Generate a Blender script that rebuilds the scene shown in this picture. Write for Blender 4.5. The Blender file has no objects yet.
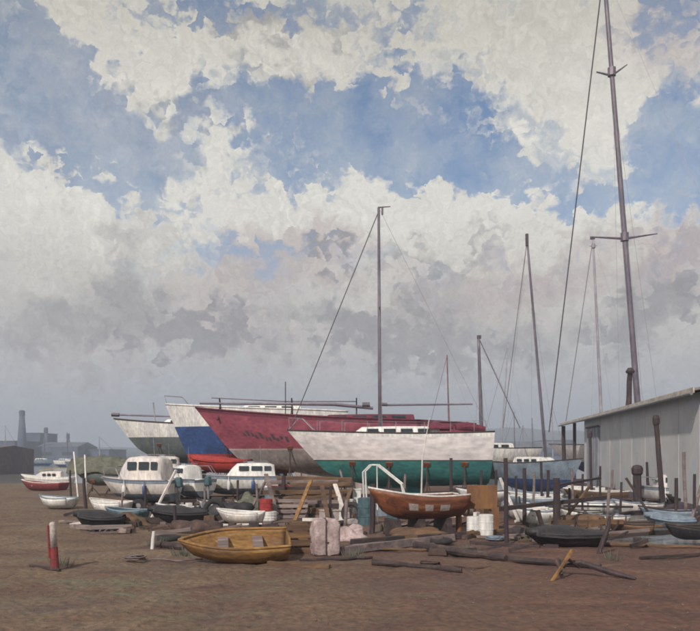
import bpy, math, random
from mathutils import Vector, Matrix, noise
R = math.radians
rnd = random.Random(7)
H, HZ, F = 2.2, 455.0, 750.0          # eye height, horizon row, focal length in photo pixels

sc = bpy.context.scene
col = sc.collection

def at(px, row, Y):                    # photo pixel at real distance Y -> world point
    return Vector(((px-350)/F*Y, Y, H+(HZ-row)/F*Y))
def gx(px, Y): return (px-350)/F*Y
def gz(row, Y): return H+(HZ-row)/F*Y

# ------------------------------------------------------------------ materials
def _n(nt, t, **kw):
    n = nt.nodes.new(t)
    for k, v in kw.items(): setattr(n, k, v)
    return n
def M(name, c, c2=None, rough=.6, scale=2.5, stretch=(1,1,1), fine=.16, bump=.15, metallic=0, spec=.4, contrast=.25, c3=None):
    """paint / wood / metal worn in brushy patches"""
    m = bpy.data.materials.new(name); m.use_nodes = True
    nt = m.node_tree; nt.nodes.clear(); L = nt.links.new
    out = _n(nt, 'ShaderNodeOutputMaterial'); b = _n(nt, 'ShaderNodeBsdfPrincipled')
    L(b.outputs[0], out.inputs[0])
    tc = _n(nt, 'ShaderNodeTexCoord'); mp = _n(nt, 'ShaderNodeMapping')
    mp.inputs['Scale'].default_value = stretch
    L(tc.outputs['Object'], mp.inputs[0])
    n1 = _n(nt, 'ShaderNodeTexNoise'); n1.inputs['Scale'].default_value = scale
    n1.inputs['Detail'].default_value = 5; n1.inputs['Distortion'].default_value = .8
    L(mp.outputs[0], n1.inputs['Vector'])
    n2 = _n(nt, 'ShaderNodeTexNoise'); n2.inputs['Scale'].default_value = scale*6
    n2.inputs['Detail'].default_value = 4
    L(mp.outputs[0], n2.inputs['Vector'])
    r = _n(nt, 'ShaderNodeValToRGB')
    if c2 is None: c2 = tuple(v*.62 for v in c)
    e = r.color_ramp.elements
    e[0].position = .5-contrast*.7; e[0].color = (*c2, 1)
    e[1].position = .5+contrast*.5; e[1].color = (*c, 1)
    if c3:
        x = e.new(.5+contrast); x.color = (*c3, 1)
    L(n1.outputs[0], r.inputs[0])
    mx = _n(nt, 'ShaderNodeMix', data_type='RGBA', blend_type='MULTIPLY')
    mx.inputs[0].default_value = 1
    mr = _n(nt, 'ShaderNodeMapRange'); mr.inputs[1].default_value = .3; mr.inputs[2].default_value = .7
    mr.inputs[3].default_value = 1-fine*1.6; mr.inputs[4].default_value = 1+fine
    L(n2.outputs[0], mr.inputs[0]); L(r.outputs[0], mx.inputs[6]); L(mr.outputs[0], mx.inputs[7])
    L(mx.outputs[2], b.inputs['Base Color'])
    b.inputs['Roughness'].default_value = rough; b.inputs['Metallic'].default_value = metallic
    b.inputs['Specular IOR Level'].default_value = spec
    if bump:
        bp = _n(nt, 'ShaderNodeBump'); bp.inputs['Strength'].default_value = bump; bp.inputs['Distance'].default_value = .03
        L(n2.outputs[0], bp.inputs['Height']); L(bp.outputs[0], b.inputs['Normal'])
    return m
V = (1, 1, .35)     # vertical streaks
WD = (.25, 2, 2)    # grain along x
mats = dict(
 white=M('worn_white_paint', (.76,.74,.70), (.52,.51,.52), scale=1.6, stretch=V, contrast=.3, rough=.5),
 cream=M('chalky_cream_paint', (.70,.63,.58), (.46,.43,.44), scale=1.8, stretch=V, contrast=.3),
 offwhite=M('pinkish_white_topsides', (.74,.68,.67), (.56,.52,.54), scale=.9, stretch=(.4,1,1), contrast=.3, rough=.45),
 red=M('faded_crimson_topsides', (.29,.07,.10), (.21,.048,.075), scale=1.1, stretch=(.6,1,1), rough=.5, c3=(.34,.10,.12)),
 redlead=M('red_antifouling', (.38,.035,.025), (.22,.03,.035), scale=2, rough=.8),
 taupe=M('taupe_antifouling', (.34,.28,.26), (.23,.20,.20), scale=1, stretch=V, rough=.85),
 blue=M('navy_blue_topsides', (.035,.08,.23), (.025,.05,.13), scale=1.4, rough=.45, c3=(.08,.14,.3)),
 green=M('sea_green_antifouling', (.045,.22,.20), (.03,.13,.14), scale=1.1, stretch=(.6,1,1.3), rough=.7, c3=(.10,.27,.20)),
 darkgreen=M('grey_green_antifouling', (.13,.155,.15), (.09,.11,.12), scale=1.5, rough=.8),
 maroonpaint=M('weathered_red_marker_paint', (.24,.04,.04), (.13,.03,.035), scale=6, rough=.8),
 maroon=M('maroon_canvas', (.15,.03,.05), (.09,.02,.04), scale=4, rough=.9),
 deck=M('grey_deck', (.40,.37,.35), (.28,.26,.26), scale=2, rough=.7),
 redboatdeck=M('teak_deck', (.26,.17,.13), (.18,.12,.10), scale=2, stretch=WD, rough=.7),
 mast=M('weathered_mast_alloy', (.17,.14,.17), (.10,.085,.12), scale=1.2, stretch=(1,1,.3), rough=.5, metallic=.2),
 palemast=M('pale_grey_spar', (.34,.32,.36), (.24,.22,.27), scale=1.2, stretch=(1,1,.3), rough=.5),
 redmast=M('varnished_spar', (.22,.10,.08), (.12,.06,.06), scale=1.2, stretch=(1,1,.3), rough=.4),
 wire=M('stained_rigging', (.10,.085,.10), (.07,.06,.075), scale=3, rough=.5, metallic=.3, bump=0),
 palewire=M('bright_rigging', (.33,.31,.34), scale=3, rough=.5, metallic=.3, bump=0),
 glass=M('dark_cabin_glass', (.03,.045,.055), (.02,.025,.03), scale=2, rough=.12, bump=0, spec=.6),
 iron=M('rusty_iron', (.09,.05,.04), (.04,.028,.028), scale=4, rough=.85, c3=(.16,.08,.045)),
 darkwood=M('tarred_timber', (.060,.040,.038), (.028,.02,.024), scale=2.5, stretch=WD, rough=.8, c3=(.12,.075,.055)),
 post=M('wet_pile_timber', (.055,.035,.038), (.03,.02,.025), scale=3, stretch=(2,2,.3), rough=.7, c3=(.12,.06,.045)),
 greywood=M('silvered_timber', (.22,.17,.16), (.11,.08,.085), scale=2.2, stretch=WD, rough=.85, c3=(.32,.25,.22)),
 brown=M('brown_planking', (.15,.085,.045), (.07,.042,.03), scale=2.2, stretch=WD, rough=.8, c3=(.25,.14,.06)),
 ochre=M('ochre_paint', (.30,.155,.045), (.16,.09,.045), scale=3, stretch=(.4,1.5,1.5), rough=.8, c3=(.36,.26,.14), fine=.2, contrast=.2),
 orange=M('rust_orange_varnish', (.22,.075,.032), (.11,.04,.025), scale=2.5, stretch=WD, rough=.5, c3=(.30,.14,.06), contrast=.18),
 warmgrey=M('pale_warm_grey', (.45,.38,.36), (.33,.28,.28), scale=5, rough=.8),
 ply=M('stained_plywood', (.22,.10,.035), (.13,.06,.03), scale=1.5, stretch=(1,1,.4), rough=.7),
 pink=M('dusty_pink_sacking', (.46,.36,.35), (.24,.17,.17), scale=3.5, rough=.95, bump=.4, c3=(.58,.50,.48)),
 teal=M('teal_drum_paint', (.06,.12,.14), (.035,.06,.075), scale=3, rough=.6),
 tarp=M('grey_green_tarpaulin', (.13,.13,.095), (.07,.072,.06), scale=3, rough=.75, bump=.4),
 blacktarp=M('black_tarpaulin', (.03,.026,.03), (.02,.018,.022), scale=3, rough=.6, bump=.4),
 bluegrey=M('blue_grey_paint', (.20,.25,.31), (.13,.16,.21), scale=2, rough=.6),
 rubber=M('tyre_rubber', (.03,.028,.03), scale=3, rough=.85),
 galv=M('galvanised_steel', (.30,.29,.31), (.18,.17,.19), scale=5, rough=.6, metallic=.4),
 shed=M('shed_cladding', (.50,.49,.50), (.42,.43,.46), scale=.45, stretch=(1,1,.8), rough=.85, c3=(.44,.48,.54), contrast=.2, fine=.04, bump=.03),
 sheddoor=M('blue_grey_shed_door', (.27,.28,.32), (.21,.22,.26), scale=.8, stretch=(1,1,.3), rough=.75),
 roof=M('weathered_roof_sheet', (.24,.22,.22), (.16,.145,.15), scale=.8, rough=.8),
 fascia=M('pale_fascia', (.55,.49,.42), (.34,.30,.27), scale=1.5, rough=.8),
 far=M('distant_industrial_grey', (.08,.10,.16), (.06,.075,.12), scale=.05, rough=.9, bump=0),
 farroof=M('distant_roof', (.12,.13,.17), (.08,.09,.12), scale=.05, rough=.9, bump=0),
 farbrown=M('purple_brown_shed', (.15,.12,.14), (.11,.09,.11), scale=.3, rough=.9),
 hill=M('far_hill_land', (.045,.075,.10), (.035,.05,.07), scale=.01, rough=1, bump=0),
 stone=M('gravel_stone', (.17,.14,.125), (.09,.07,.066), scale=2, rough=.95),
 yellow=M('dull_yellow_canvas', (.45,.32,.10), (.30,.2,.08), scale=3, rough=.9),
)

# ------------------------------------------------------------------ mesh builder
class MB:
    def __init__(s): s.v = []; s.f = []
    def add(s, vs, fs):
        o = len(s.v); s.v += [Vector(p) for p in vs]; s.f += [tuple(i+o for i in f) for f in fs]; return s
    def box(s, c, d, rot=None, taper=1.0):
        pts = []
        for z in (-.5, .5):
            k = taper if z > 0 else 1
            for x, y in ((-.5,-.5),(.5,-.5),(.5,.5),(-.5,.5)):
                p = Vector((x*d[0]*k, y*d[1]*k, z*d[2]))
                if rot: p = rot @ p
                pts.append(p+Vector(c))
        return s.add(pts, [(3,2,1,0),(4,5,6,7),(0,1,5,4),(1,2,6,5),(2,3,7,6),(3,0,4,7)])
    def beam(s, a, b, w, h=None, segs=1, wob=0, seed=0, twist=0):
        """rectangular timber from a to b, uneven edges"""
        a = Vector(a); b = Vector(b); h = h or w; rg = random.Random(seed)
        t = (b-a).normalized(); up = Vector((0,0,1)) if abs(t.z) < .9 else Vector((1,0,0))
        sx = t.cross(up).normalized(); sy = sx.cross(t)
        vs = []
        for i in range(segs+1):
            q = i/segs; c = a.lerp(b, q); an = twist*q
            for x, y in ((-1,-1),(1,-1),(1,1),(-1,1)):
                X = x*math.cos(an)-y*math.sin(an); Yq = x*math.sin(an)+y*math.cos(an)
                j = 1+rg.uniform(-wob, wob)
                vs.append(c+sx*X*w/2*j+sy*Yq*h/2*j)
        fs = [(3,2,1,0), tuple(segs*4+k for k in range(4))]
        for i in range(segs):
            for k in range(4):
                fs.append((i*4+k, i*4+(k+1)%4, i*4+4+(k+1)%4, i*4+4+k))
        return s.add(vs, fs)
    def tube(s, pts, r, n=8, wob=0, seed=0, squash=1):
        pts = [Vector(p) for p in pts]; rg = random.Random(seed)
        if not isinstance(r, (list, tuple)): r = [r]*len(pts)
        vs = []; ref = None
        for i, p in enumerate(pts):
            t = (pts[min(i+1, len(pts)-1)]-pts[max(i-1, 0)]).normalized()
            if ref is None: ref = Vector((0,0,1)) if abs(t.z) < .8 else Vector((1,0,0))
            a = t.cross(ref).normalized(); b = a.cross(t).normalized(); ref = b
            for k in range(n):
                q = 2*math.pi*k/n; rr = r[i]*(1+rg.uniform(-wob, wob))
                vs.append(p+a*math.cos(q)*rr+b*math.sin(q)*rr*squash)
        fs = [tuple(range(n-1, -1, -1)), tuple(range((len(pts)-1)*n, len(pts)*n))]
        for i in range(len(pts)-1):
            for k in range(n):
                fs.append((i*n+k, i*n+(k+1)%n, (i+1)*n+(k+1)%n, (i+1)*n+k))
        return s.add(vs, fs)
    def lathe(s, prof, c=(0,0,0), n=16, wob=0, seed=0):
        rg = random.Random(seed); c = Vector(c); vs = []
        for (r, z) in prof:
            for k in range(n):
                q = 2*math.pi*k/n; rr = r*(1+rg.uniform(-wob, wob))
                vs.append(c+Vector((rr*math.cos(q), rr*math.sin(q), z)))
        m = len(prof); fs = [tuple(range(n-1,-1,-1)), tuple(range((m-1)*n, m*n))]
        for i in range(m-1):
            for k in range(n): fs.append((i*n+k, i*n+(k+1)%n, (i+1)*n+(k+1)%n, (i+1)*n+k))
        return s.add(vs, fs)
    def blob(s, c, r, seed=0, amp=.2, nu=14, nv=9, flat=None):
        c = Vector(c); vs = []
        for j in range(nv+1):
            th = math.pi*j/nv
            for i in range(nu):
                ph = 2*math.pi*i/nu
                d = Vector((math.sin(th)*math.cos(ph), math.sin(th)*math.sin(ph), math.cos(th)))
                k = 1+amp*noise.noise(d*1.7+Vector((seed*3.1, 0, 0)))
                p = Vector((d.x*r[0]*k, d.y*r[1]*k, d.z*r[2]*k))
                if flat is not None: p.z = max(p.z, flat)
                vs.append(c+p)
        fs = []
        for j in range(nv):
            for i in range(nu):
                fs.append((j*nu+i, (j+1)*nu+i, (j+1)*nu+(i+1)%nu, j*nu+(i+1)%nu))
        return s.add(vs, fs)
    def grid(s, rows, closed=False):
        n = len(rows[0]); vs = [p for r in rows for p in r]; fs = []
        for i in range(len(rows)-1):
            for j in range(n-1): fs.append((i*n+j, i*n+j+1, (i+1)*n+j+1, (i+1)*n+j))
        return s.add(vs, fs)
    def build(s, name, mat, parent=None, smooth=False, bevel=0, solid=0, sub=0):
        me = bpy.data.meshes.new(name); me.from_pydata([tuple(p) for p in s.v], [], s.f)
        me.validate(); me.update()
        me.materials.append(mats[mat] if isinstance(mat, str) else mat)
        o = bpy.data.objects.new(name, me); col.objects.link(o)
        if parent: o.parent = parent
        if smooth:
            for p in me.polygons: p.use_smooth = True
        if solid:
            d = o.modifiers.new('thickness', 'SOLIDIFY'); d.thickness = solid; d.offset = -1
        if bevel:
            d = o.modifiers.new('edge', 'BEVEL'); d.width = bevel; d.segments = 2; d.limit_method = 'ANGLE'
        if sub:
            d = o.modifiers.new('round', 'SUBSURF'); d.levels = sub; d.render_levels = sub
        return o

def tag(o, label, cat, group=None):
    o['label'] = label; o['category'] = cat
    if group: o['group'] = group
    return o
def thing(name, label, cat, loc=(0,0,0), rz=0, group=None):
    o = bpy.data.objects.new(name, None); col.objects.link(o)
    o.location = loc; o.rotation_euler = (0, 0, rz); o.empty_display_size = .3
    return tag(o, label, cat, group)
def copy_tree(o, parent=None):
    c = o.copy(); col.objects.link(c)
    if parent: c.parent = parent
    for ch in list(o.children): copy_tree(ch, c)
    return c
def part_label(o, s): o['label'] = s; return o

# ------------------------------------------------------------------ hulls
class Hull:
    """Bow at x=-L/2, stern at +L/2; all z measured from the ground below."""
    def __init__(s, L, B, zk, zb, zm, zs, ohb=1.0, ohs=.3, tr=.55, bowup=.5, sternup=.35, full=.8, fb=.55):
        s.__dict__.update(locals())
    def sheer(s, u):
        a = s.zm+(s.zb-s.zm)*max(0, 1-u/.7)**1.8
        return a+(s.zs-s.zm)*max(0, (u-.5)/.5)**2
    def keelz(s, u):
        d = s.sheer(u)-s.zk
        z = s.zk+s.bowup*d*max(0, 1-u/.38)**2+s.sternup*d*max(0, (u-.6)/.4)**2
        return z
    def hb(s, u):
        p = s.fb
        if u < p: return s.B/2*(1-(1-u/p)**2.0)
        return s.B/2*(1-(1-s.tr)*((u-p)/(1-p))**2)
    def pt(s, u, v, side=1, inset=0):
        zs, zk = s.sheer(u), s.keelz(u)
        h = 1-math.cos(v*math.pi/2)
        z = zk+(zs-zk)*h
        xs = -s.L/2+s.L*u; xb = -s.L/2+s.ohb+(s.L-s.ohb-s.ohs)*u
        f = (z-zk)/(zs-zk)
        x = xb+(xs-xb)*f**.9
        e = 1.5-.75*min(1, u/.5)*s.full
        y = max(0, s.hb(u)*math.sin(v*math.pi/2)**e-inset)
        return Vector((x, side*y, z))
    def vz(s, u, z):
        zs, zk = s.sheer(u), s.keelz(u)
        q = min(1, max(0, (z-zk)/(zs-zk)))
        return math.acos(1-q)/(math.pi/2)
    def bands(s, root, bands, n=26, m=6, transom=True):
        """bands from the keel up: (name, material, z_top or None for the sheer, or negative offset below the sheer)"""
        prev = [0]*(n+1); done = []
        for name, mat, zt in bands:
            top = []
            for i in range(n+1):
                u = i/n
                if zt is None: top.append(1)
                elif zt < 0: top.append(s.vz(u, s.sheer(u)+zt))
                else: top.append(s.vz(u, zt))
            mb = MB()
            for side in (-1, 1):
                rows = []
                for i in range(n+1):
                    u = i/n
                    rows.append([s.pt(u, prev[i]+(top[i]-prev[i])*j/m, side) for j in range(m+1)])
                if side == 1: rows = [r[::-1] for r in rows]
                mb.grid(rows)
            if transom:
                rows = []
                for j in range(m+1):
                    p = s.pt(1, prev[n]+(top[n]-prev[n])*j/m, 1)
                    rows.append([Vector((p.x, p.y, p.z)), Vector((p.x+.03, 0, p.z)), Vector((p.x, -p.y, p.z))])
                mb.grid(rows)
            done.append(mb.build(name, mat, root, smooth=True)); prev = top
        return done
    def deck(s, root, mat, drop=.03, camber=.06, u0=0, u1=1, n=20, name='deck'):
        rows = []
        for i in range(n+1):
            u = u0+(u1-u0)*i/n; x = -s.L/2+s.L*u; b = max(0, s.hb(u)-.01); z = s.sheer(u)-drop
            rows.append([Vector((x, b*k, z+camber*(1-k*k))) for k in (-1,-.5,0,.5,1)])
        return MB().grid(rows).build(name, mat, root, smooth=True)
    def rail(s, root, mat, r=.03, dz=.02, name='toe_rail', u0=0.0, n=24):
        mb = MB()
        for side in (-1, 1):
            mb.tube([Vector((-s.L/2+s.L*(u0+(1-u0)*i/n), side*s.hb(u0+(1-u0)*i/n), s.sheer(u0+(1-u0)*i/n)+dz)) for i in range(n+1)], r, 6)
        return mb.build(name, mat, root, smooth=True)
    def fin(s, root, mat, x0, x1, zb=.15, t=.16):
        um = .5; zt = s.zk+.25
        a = [(x0, t, zt), (x1, t, zt), (x1-.15, t*.8, zb), (x0+.7, t*.8, zb)]
        mb = MB(); vs = []
        for sgn in (-1, 1):
            for x, w, z in a: vs.append((x, sgn*w/2, z))
        mb.add(vs, [(0,1,2,3), (7,6,5,4), (0,4,5,1), (1,5,6,2), (2,6,7,3), (3,7,4,0)])
        return mb.build('keel', mat, root, bevel=.03)
    def rudder(s, root, mat, zb=.5):
        x = s.L/2-s.ohs-.25
        return MB().box((x, 0, (zb+s.zk+.5)/2), (.45, .07, s.zk+.5-zb), taper=.85).build('rudder', mat, root, bevel=.02)

def cabin(root, x0, x1, w, z0, h, mat, nwin=3, winmat='glass', slope=.25, wtop=.8):
    """coach roof with sloping front, side ports set 3 mm proud"""
    mb = MB()
    rows = []
    for (x, hh, ww) in ((x0, .02, w*.8), (x0+h*1.2, h*.9, w*.85), ((x0+x1)/2, h, w), (x1-.05, h*.97, w*.95), (x1, .02, w*.95)):
        rows.append([Vector((x, -ww/2, z0-.06)), Vector((x, -ww/2*wtop, z0+hh*.85)), Vector((x, -ww/2*.5, z0+hh)), Vector((x, ww/2*.5, z0+hh)), Vector((x, ww/2*wtop, z0+hh*.85)), Vector((x, ww/2, z0-.06))])
    mb.grid(rows)
    c = mb.build('cabin', mat, root, bevel=.02)
    if nwin:
        L = x1-x0-h*1.6-.3; ww = L/nwin*.7
        for k in range(nwin):
            xx = x0+h*1.5+L*(k+.5)/nwin
            for sd in (-1, 1):
                y = sd*(w/2*.93+.02)
                MB().box((xx, y, z0+h*.45), (ww, .02, h*.42), rot=Matrix.Rotation(sd*-.0, 3, 'X')).build('window', winmat, c, bevel=.006)
    return c

def rigging(root, mb_pts, r=.015, name='shroud', mat='wire'):
    mb = MB()
    for a, b in mb_pts: mb.tube([a, b], r, 5)
    return mb.build(name, mat, root)

def boat_stand(x, y, ztop, rz, label):
    t = thing('boat_stand', label, 'boat stand', (x, y, 0), rz, 'steel props under the laid-up yachts')
    MB().tube([(0,0,.25), (0,0,ztop-.12)], .035, 8).build('post', 'iron', t)
    MB().box((0,.03,ztop-.06), (.28,.07,.2), rot=Matrix.Rotation(.6, 3, 'X')).build('pad', 'orange', t, bevel=.01)
    mb = MB()
    for k in range(3):
        a = k*2.094+.5; mb.tube([(0,0,ztop*.6), (.42*math.cos(a), .42*math.sin(a), 0)], .025, 6)
    mb.build('tripod', 'iron', t)
    return t
def stands_for(root, hull, us, desc):
    rz = root.rotation_euler.z
    for i, u in enumerate(us):
        p = hull.pt(u, hull.vz(u, hull.zk+.45*(hull.sheer(u)-hull.zk)), -1)
        w = Matrix.Rotation(rz, 3, 'Z') @ Vector((p.x, p.y-.02, 0))
        o = ('foremost', 'second', 'third', 'aftmost')[i if i < len(us)-1 else 3]
        boat_stand(root.location.x+w.x, root.location.y+w.y, p.z, rz, f'rusty tripod prop, the {o} under the {desc}')
def keel_blocks(root, x0, x1, desc):
    rz = root.rotation_euler.z
    for i, x in enumerate((x0+.9, x1-.6)):
        w = Matrix.Rotation(rz, 3, 'Z') @ Vector((x, 0, 0))
        o = MB().box((0,0,.075), (.35,1.1,.15)).build('keel_block', 'darkwood', bevel=.015)
        o.location = (root.location.x+w.x, root.location.y+w.y, 0); o.rotation_euler.z = rz
        tag(o, f'dark timber block under the {"fore" if i == 0 else "after"} end of the {desc} keel', 'timber block', 'timber blocks under keels')

# ------------------------------------------------------------------ 1. green-bottomed white sloop (the main boat)
Yg = 32
L = (495-285)/F*Yg
t = thing('sailing_yacht', 'white sloop with sea green underside and tall mast, propped up mid yard', 'yacht', (gx(390, Yg), Yg+1.0, 0), R(-3))
h = Hull(L, 2.9, gz(487,Yg), gz(429.5,Yg), gz(434,Yg), gz(432,Yg), ohb=1.75, ohs=.15, tr=.72, bowup=.25, sternup=.05)
h.bands(t, [('bottom', 'green', gz(461,Yg)), ('boot_stripe', 'darkwood', gz(460,Yg)), ('topsides', 'offwhite', -.16), ('sheer_strake', 'white', None)])
h.deck(t, 'deck'); h.rail(t, 'darkwood', .035)
h.fin(t, 'green', -1.2, 1.6, .15); h.rudder(t, 'green', .5)
cabin(t, -1.6, 2.2, 1.7, h.zm, .36, 'white', 4)
MB().tube([(-L/2+.05,0,h.zb+.03),(-L/2+.5,0,h.sheer(.05)+.55)], .02, 6).tube([(-L/2+.1,0,h.zb+.05),(-L/2+.05,0,h.zb+.55),(-L/2+.7,.35,h.zb+.5),(-L/2+1.2,.5,h.zb)], .016, 6).tube([(-L/2+.05,0,h.zb+.55),(-L/2+.7,-.35,h.zb+.5),(-L/2+1.2,-.5,h.zb)], .016, 6).build('pulpit', 'palewire', t)
mx = gx(381,Yg)-gx(390,Yg)
ztop = gz(200,Yg)
ms = MB().tube([(mx,0,h.zm), (mx-.02,0,6), (mx-.06,0,ztop)], [.085,.08,.06], 10).build('mast', 'mast', t, smooth=True)
MB().tube([(mx-.1,0,ztop+.02), (mx+.46,0,ztop+.05)], [.035,.02], 6).tube([(mx+.1,0,ztop), (mx+.1,0,ztop-.3)], .05, 6).build('masthead_fitting', 'mast', ms)
MB().tube([(mx,-.75,8.6), (mx-.03,0,8.65), (mx,.75,8.6)], .022, 6).build('spreader', 'mast', ms)
MB().tube([(mx-.08,0,ztop-.2), (-L/2+.12,0,h.zb+.03)], .022, 6).build('forestay', 'wire', t)
rigging(t, [((mx,0,ztop-.1),(L/2-.05,0,h.zs))]+[((mx,0,8.65),(mx+.1,s*1.35,h.zm)) for s in (-1,1)], .007, 'shroud', 'palewire')
bz = gz(403.5,Yg)
b = MB().tube([(mx+.1,0,bz), (mx+4.05,0,bz+.03)], [.05,.035], 8).build('boom', 'mast', t)
MB().tube([(mx+.05,0,bz+.03),(mx+.32,0,bz+.02)], .075, 8).build('gooseneck', 'wire', b)
# canvas rolled along the after cabin and the spray hood
sh = MB().grid([[Vector((1.7+.35*k, 1.0*math.sin(a), h.zm+.2+(.3+.08*math.sin(k*2))*math.cos(a)*(1 if k else .7))) for a in [(-90+180*j/8)*math.pi/180 for j in range(9)]] for k in range(4)]).build('spray_hood', 'maroon', t, smooth=True, solid=.03)
MB().tube([(2.9,-.2,h.zm+.3),(3.4,-.1,h.zm+.34),(4.2,0,h.zm+.25)], [.13,.18,.1], 8, .2, 3).build('rolled_sail', 'maroon', t)
mb = MB()
for x in (-3.1,-2.0,-.9,.3,1.5,2.6,3.6,4.1):
    for s in (-1,1):
        u = (x+L/2)/L; mb.tube([(x,s*(h.hb(u)-.05),h.sheer(u)),(x,s*(h.hb(u)-.05),h.sheer(u)+.5)], .012, 5)
for s in (-1,1):
    mb.tube([(x,s*(h.hb((x+L/2)/L)-.05),h.sheer((x+L/2)/L)+.49) for x in (-3.1,-2.0,-.9,.3,1.5,2.6,3.6,4.1)], .007, 4)
mb.build('guard_rail', 'palewire', t)
stands_for(t, h, (.25,.45,.65,.85), 'green-bottomed sloop'); keel_blocks(t, -1.0, 1.5, 'green-bottomed sloop')
o = MB().tube([(0,0,.8),(.05,0,2.8),(.33,0,gz(398,Yg-2.6))], [.035,.03,.012], 8).build('boat_hook', 'cream')
o.location = (gx(421,Yg-2.6), Yg-2.6, -.8+.02)
tag(o, 'thin white pole leaning up against the stern half of the white sloop', 'pole')

# ------------------------------------------------------------------ 2. long red yacht behind it
Yr = 38
L = 14.6
t = thing('sailing_yacht', 'long crimson red yacht with taupe bottom and a lowered mast along its deck', 'yacht', (gx(189,Yr)+L/2, Yr+1.4, 0), R(-1))
h = Hull(L, 3.6, gz(473,Yr), gz(406,Yr), gz(419,Yr), gz(424,Yr), ohb=2.25, ohs=.5, tr=.6, bowup=.22, sternup=.2)
h.bands(t, [('bottom', 'taupe', gz(450,Yr)), ('boot_stripe', 'warmgrey', gz(448.6,Yr)), ('topsides', 'red', -.2), ('sheer_strake', 'maroon', None)])
h.deck(t, 'redboatdeck'); h.rail(t, 'maroon', .05)
h.fin(t, 'taupe', -2.2, 2.2, .15); h.rudder(t, 'taupe', .5)
cabin(t, -.6, 4.2, 2.0, h.zm, .3, 'maroon', 4)
c = MB().tube([(-L/2+.3,-.3,h.zb+.22), (0,-.3,h.zb+.16), (gx(374,Yr)-t.location.x,-.3,h.zb-.05)], [.05,.09,.08], 8).build('lowered_mast', 'mast', t)
MB().tube([(1.5,-.3,h.zb+.12),(1.9,-.3,h.zb+.12)], .14, 8).build('mast_fitting', 'wire', c)
MB().tube([(-L/2+.8,.3,h.zb+.55),(-L/2+4.6,.2,h.zb+.35),(1.2,.3,h.zb+.35)], .03, 6).build('guard_rail', 'mast', t)
for x in (-6.0, -2.2, 1.2):
    MB().beam((x,-.6,h.zm),(x,.1,h.zb+.08), .07).beam((x,.6,h.zm),(x,-.1,h.zb+.5), .07).build('mast_crutch', 'darkwood', t)
MB().tube([(gx(283,Yr)-t.location.x,0,h.zm),(gx(283,Yr)-t.location.x,0,gz(379,Yr))], .03, 6).build('flagstaff', 'wire', t)
rs = random.Random(5)
mb = MB()
for k in range(11):
    u0 = .13+.0165*k+rs.uniform(-.003,.003); v0 = .70+rs.uniform(-.02,.02)
    mb.grid([[h.pt(u0+.011*i/2, v0+(.035+.03*(k%3==1))*j/2, -1)+Vector((0,-.014,0)) for j in range(3)] for i in range(3)])
mb.build('scuff_marks', 'wire', t)
stands_for(t, h, (.3,.5,.75), 'long crimson yacht'); keel_blocks(t, -1.8, 2.0, 'long crimson yacht')

# ------------------------------------------------------------------ 3. navy boat with white sheer, behind the red one
Yb = 42
L = 10.5
t = thing('sailing_yacht', 'navy blue yacht with white bow band and red bottom, left of the crimson yacht', 'yacht', (gx(160,Yb)+L/2, Yb+1.4, 0), R(2))
h = Hull(L, 3.2, gz(474,Yb), gz(403,Yb), gz(409,Yb), gz(411,Yb), ohb=1.55, ohs=.4, tr=.6, bowup=.12, sternup=.2)
h.bands(t, [('bottom', 'redlead', gz(454,Yb)), ('topsides', 'blue', gz(426,Yb)), ('sheer_band', 'white', None)])
h.deck(t, 'deck'); h.rail(t, 'white', .05); h.fin(t, 'redlead', -1.6, 1.8, .15); h.rudder(t, 'redlead')
MB().tube([(-L/2+.1,0,h.zb),(-L/2-.05,0,h.zb+.5),(-L/2+.9,.4,h.zb+.45),(-L/2+1.3,.5,h.zb-.05)], .025, 6).build('pulpit', 'palewire', t)
cabin(t, -1.0, 2.6, 1.8, h.zm, .3, 'white', 3)
stands_for(t, h, (.3,.55,.8), 'navy blue yacht'); keel_blocks(t, -1.4, 1.6, 'navy blue yacht')

# ------------------------------------------------------------------ 4. white boat with grey-green bottom at the left back
Yw = 48
L = 8.6
t = thing('sailing_yacht', 'white hulled yacht with dark grey green bottom, farthest left of the propped yachts', 'yacht', (gx(108,Yw)+L/2, Yw+1.4, 0), R(3))
h = Hull(L, 2.9, gz(462,Yw), gz(418,Yw), gz(424,Yw), gz(424,Yw), ohb=1.6, ohs=.3, tr=.65, bowup=.3, sternup=.2)
h.bands(t, [('bottom', 'darkgreen', gz(437,Yw)), ('topsides', 'white', None)])
h.deck(t, 'deck'); h.rail(t, 'darkwood', .05); h.fin(t, 'darkgreen', -1.2, 1.4, .15); h.rudder(t, 'darkgreen')
cabin(t, -1.2, 2.2, 1.7, h.zm, .4, 'white', 3)
c = MB().tube([(-L/2-.1,0,h.zb+.28),(0,0,h.zb+.16),(3.6,0,h.zb+.05)], .06, 8).build('lowered_mast', 'mast', t)
MB().tube([(-L/2-.15,0,h.zb+.28),(-L/2+.35,0,h.zb+.26)], .13, 7).build('mast_fitting', 'wire', c)
MB().tube([(-1.6,0,h.zm),(-1.75,0,gz(401,Yw))], .05, 6).build('flagstaff', 'palemast', t)
stands_for(t, h, (.3,.55,.8), 'left white yacht'); keel_blocks(t, -1.0, 1.2, 'left white yacht')

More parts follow.
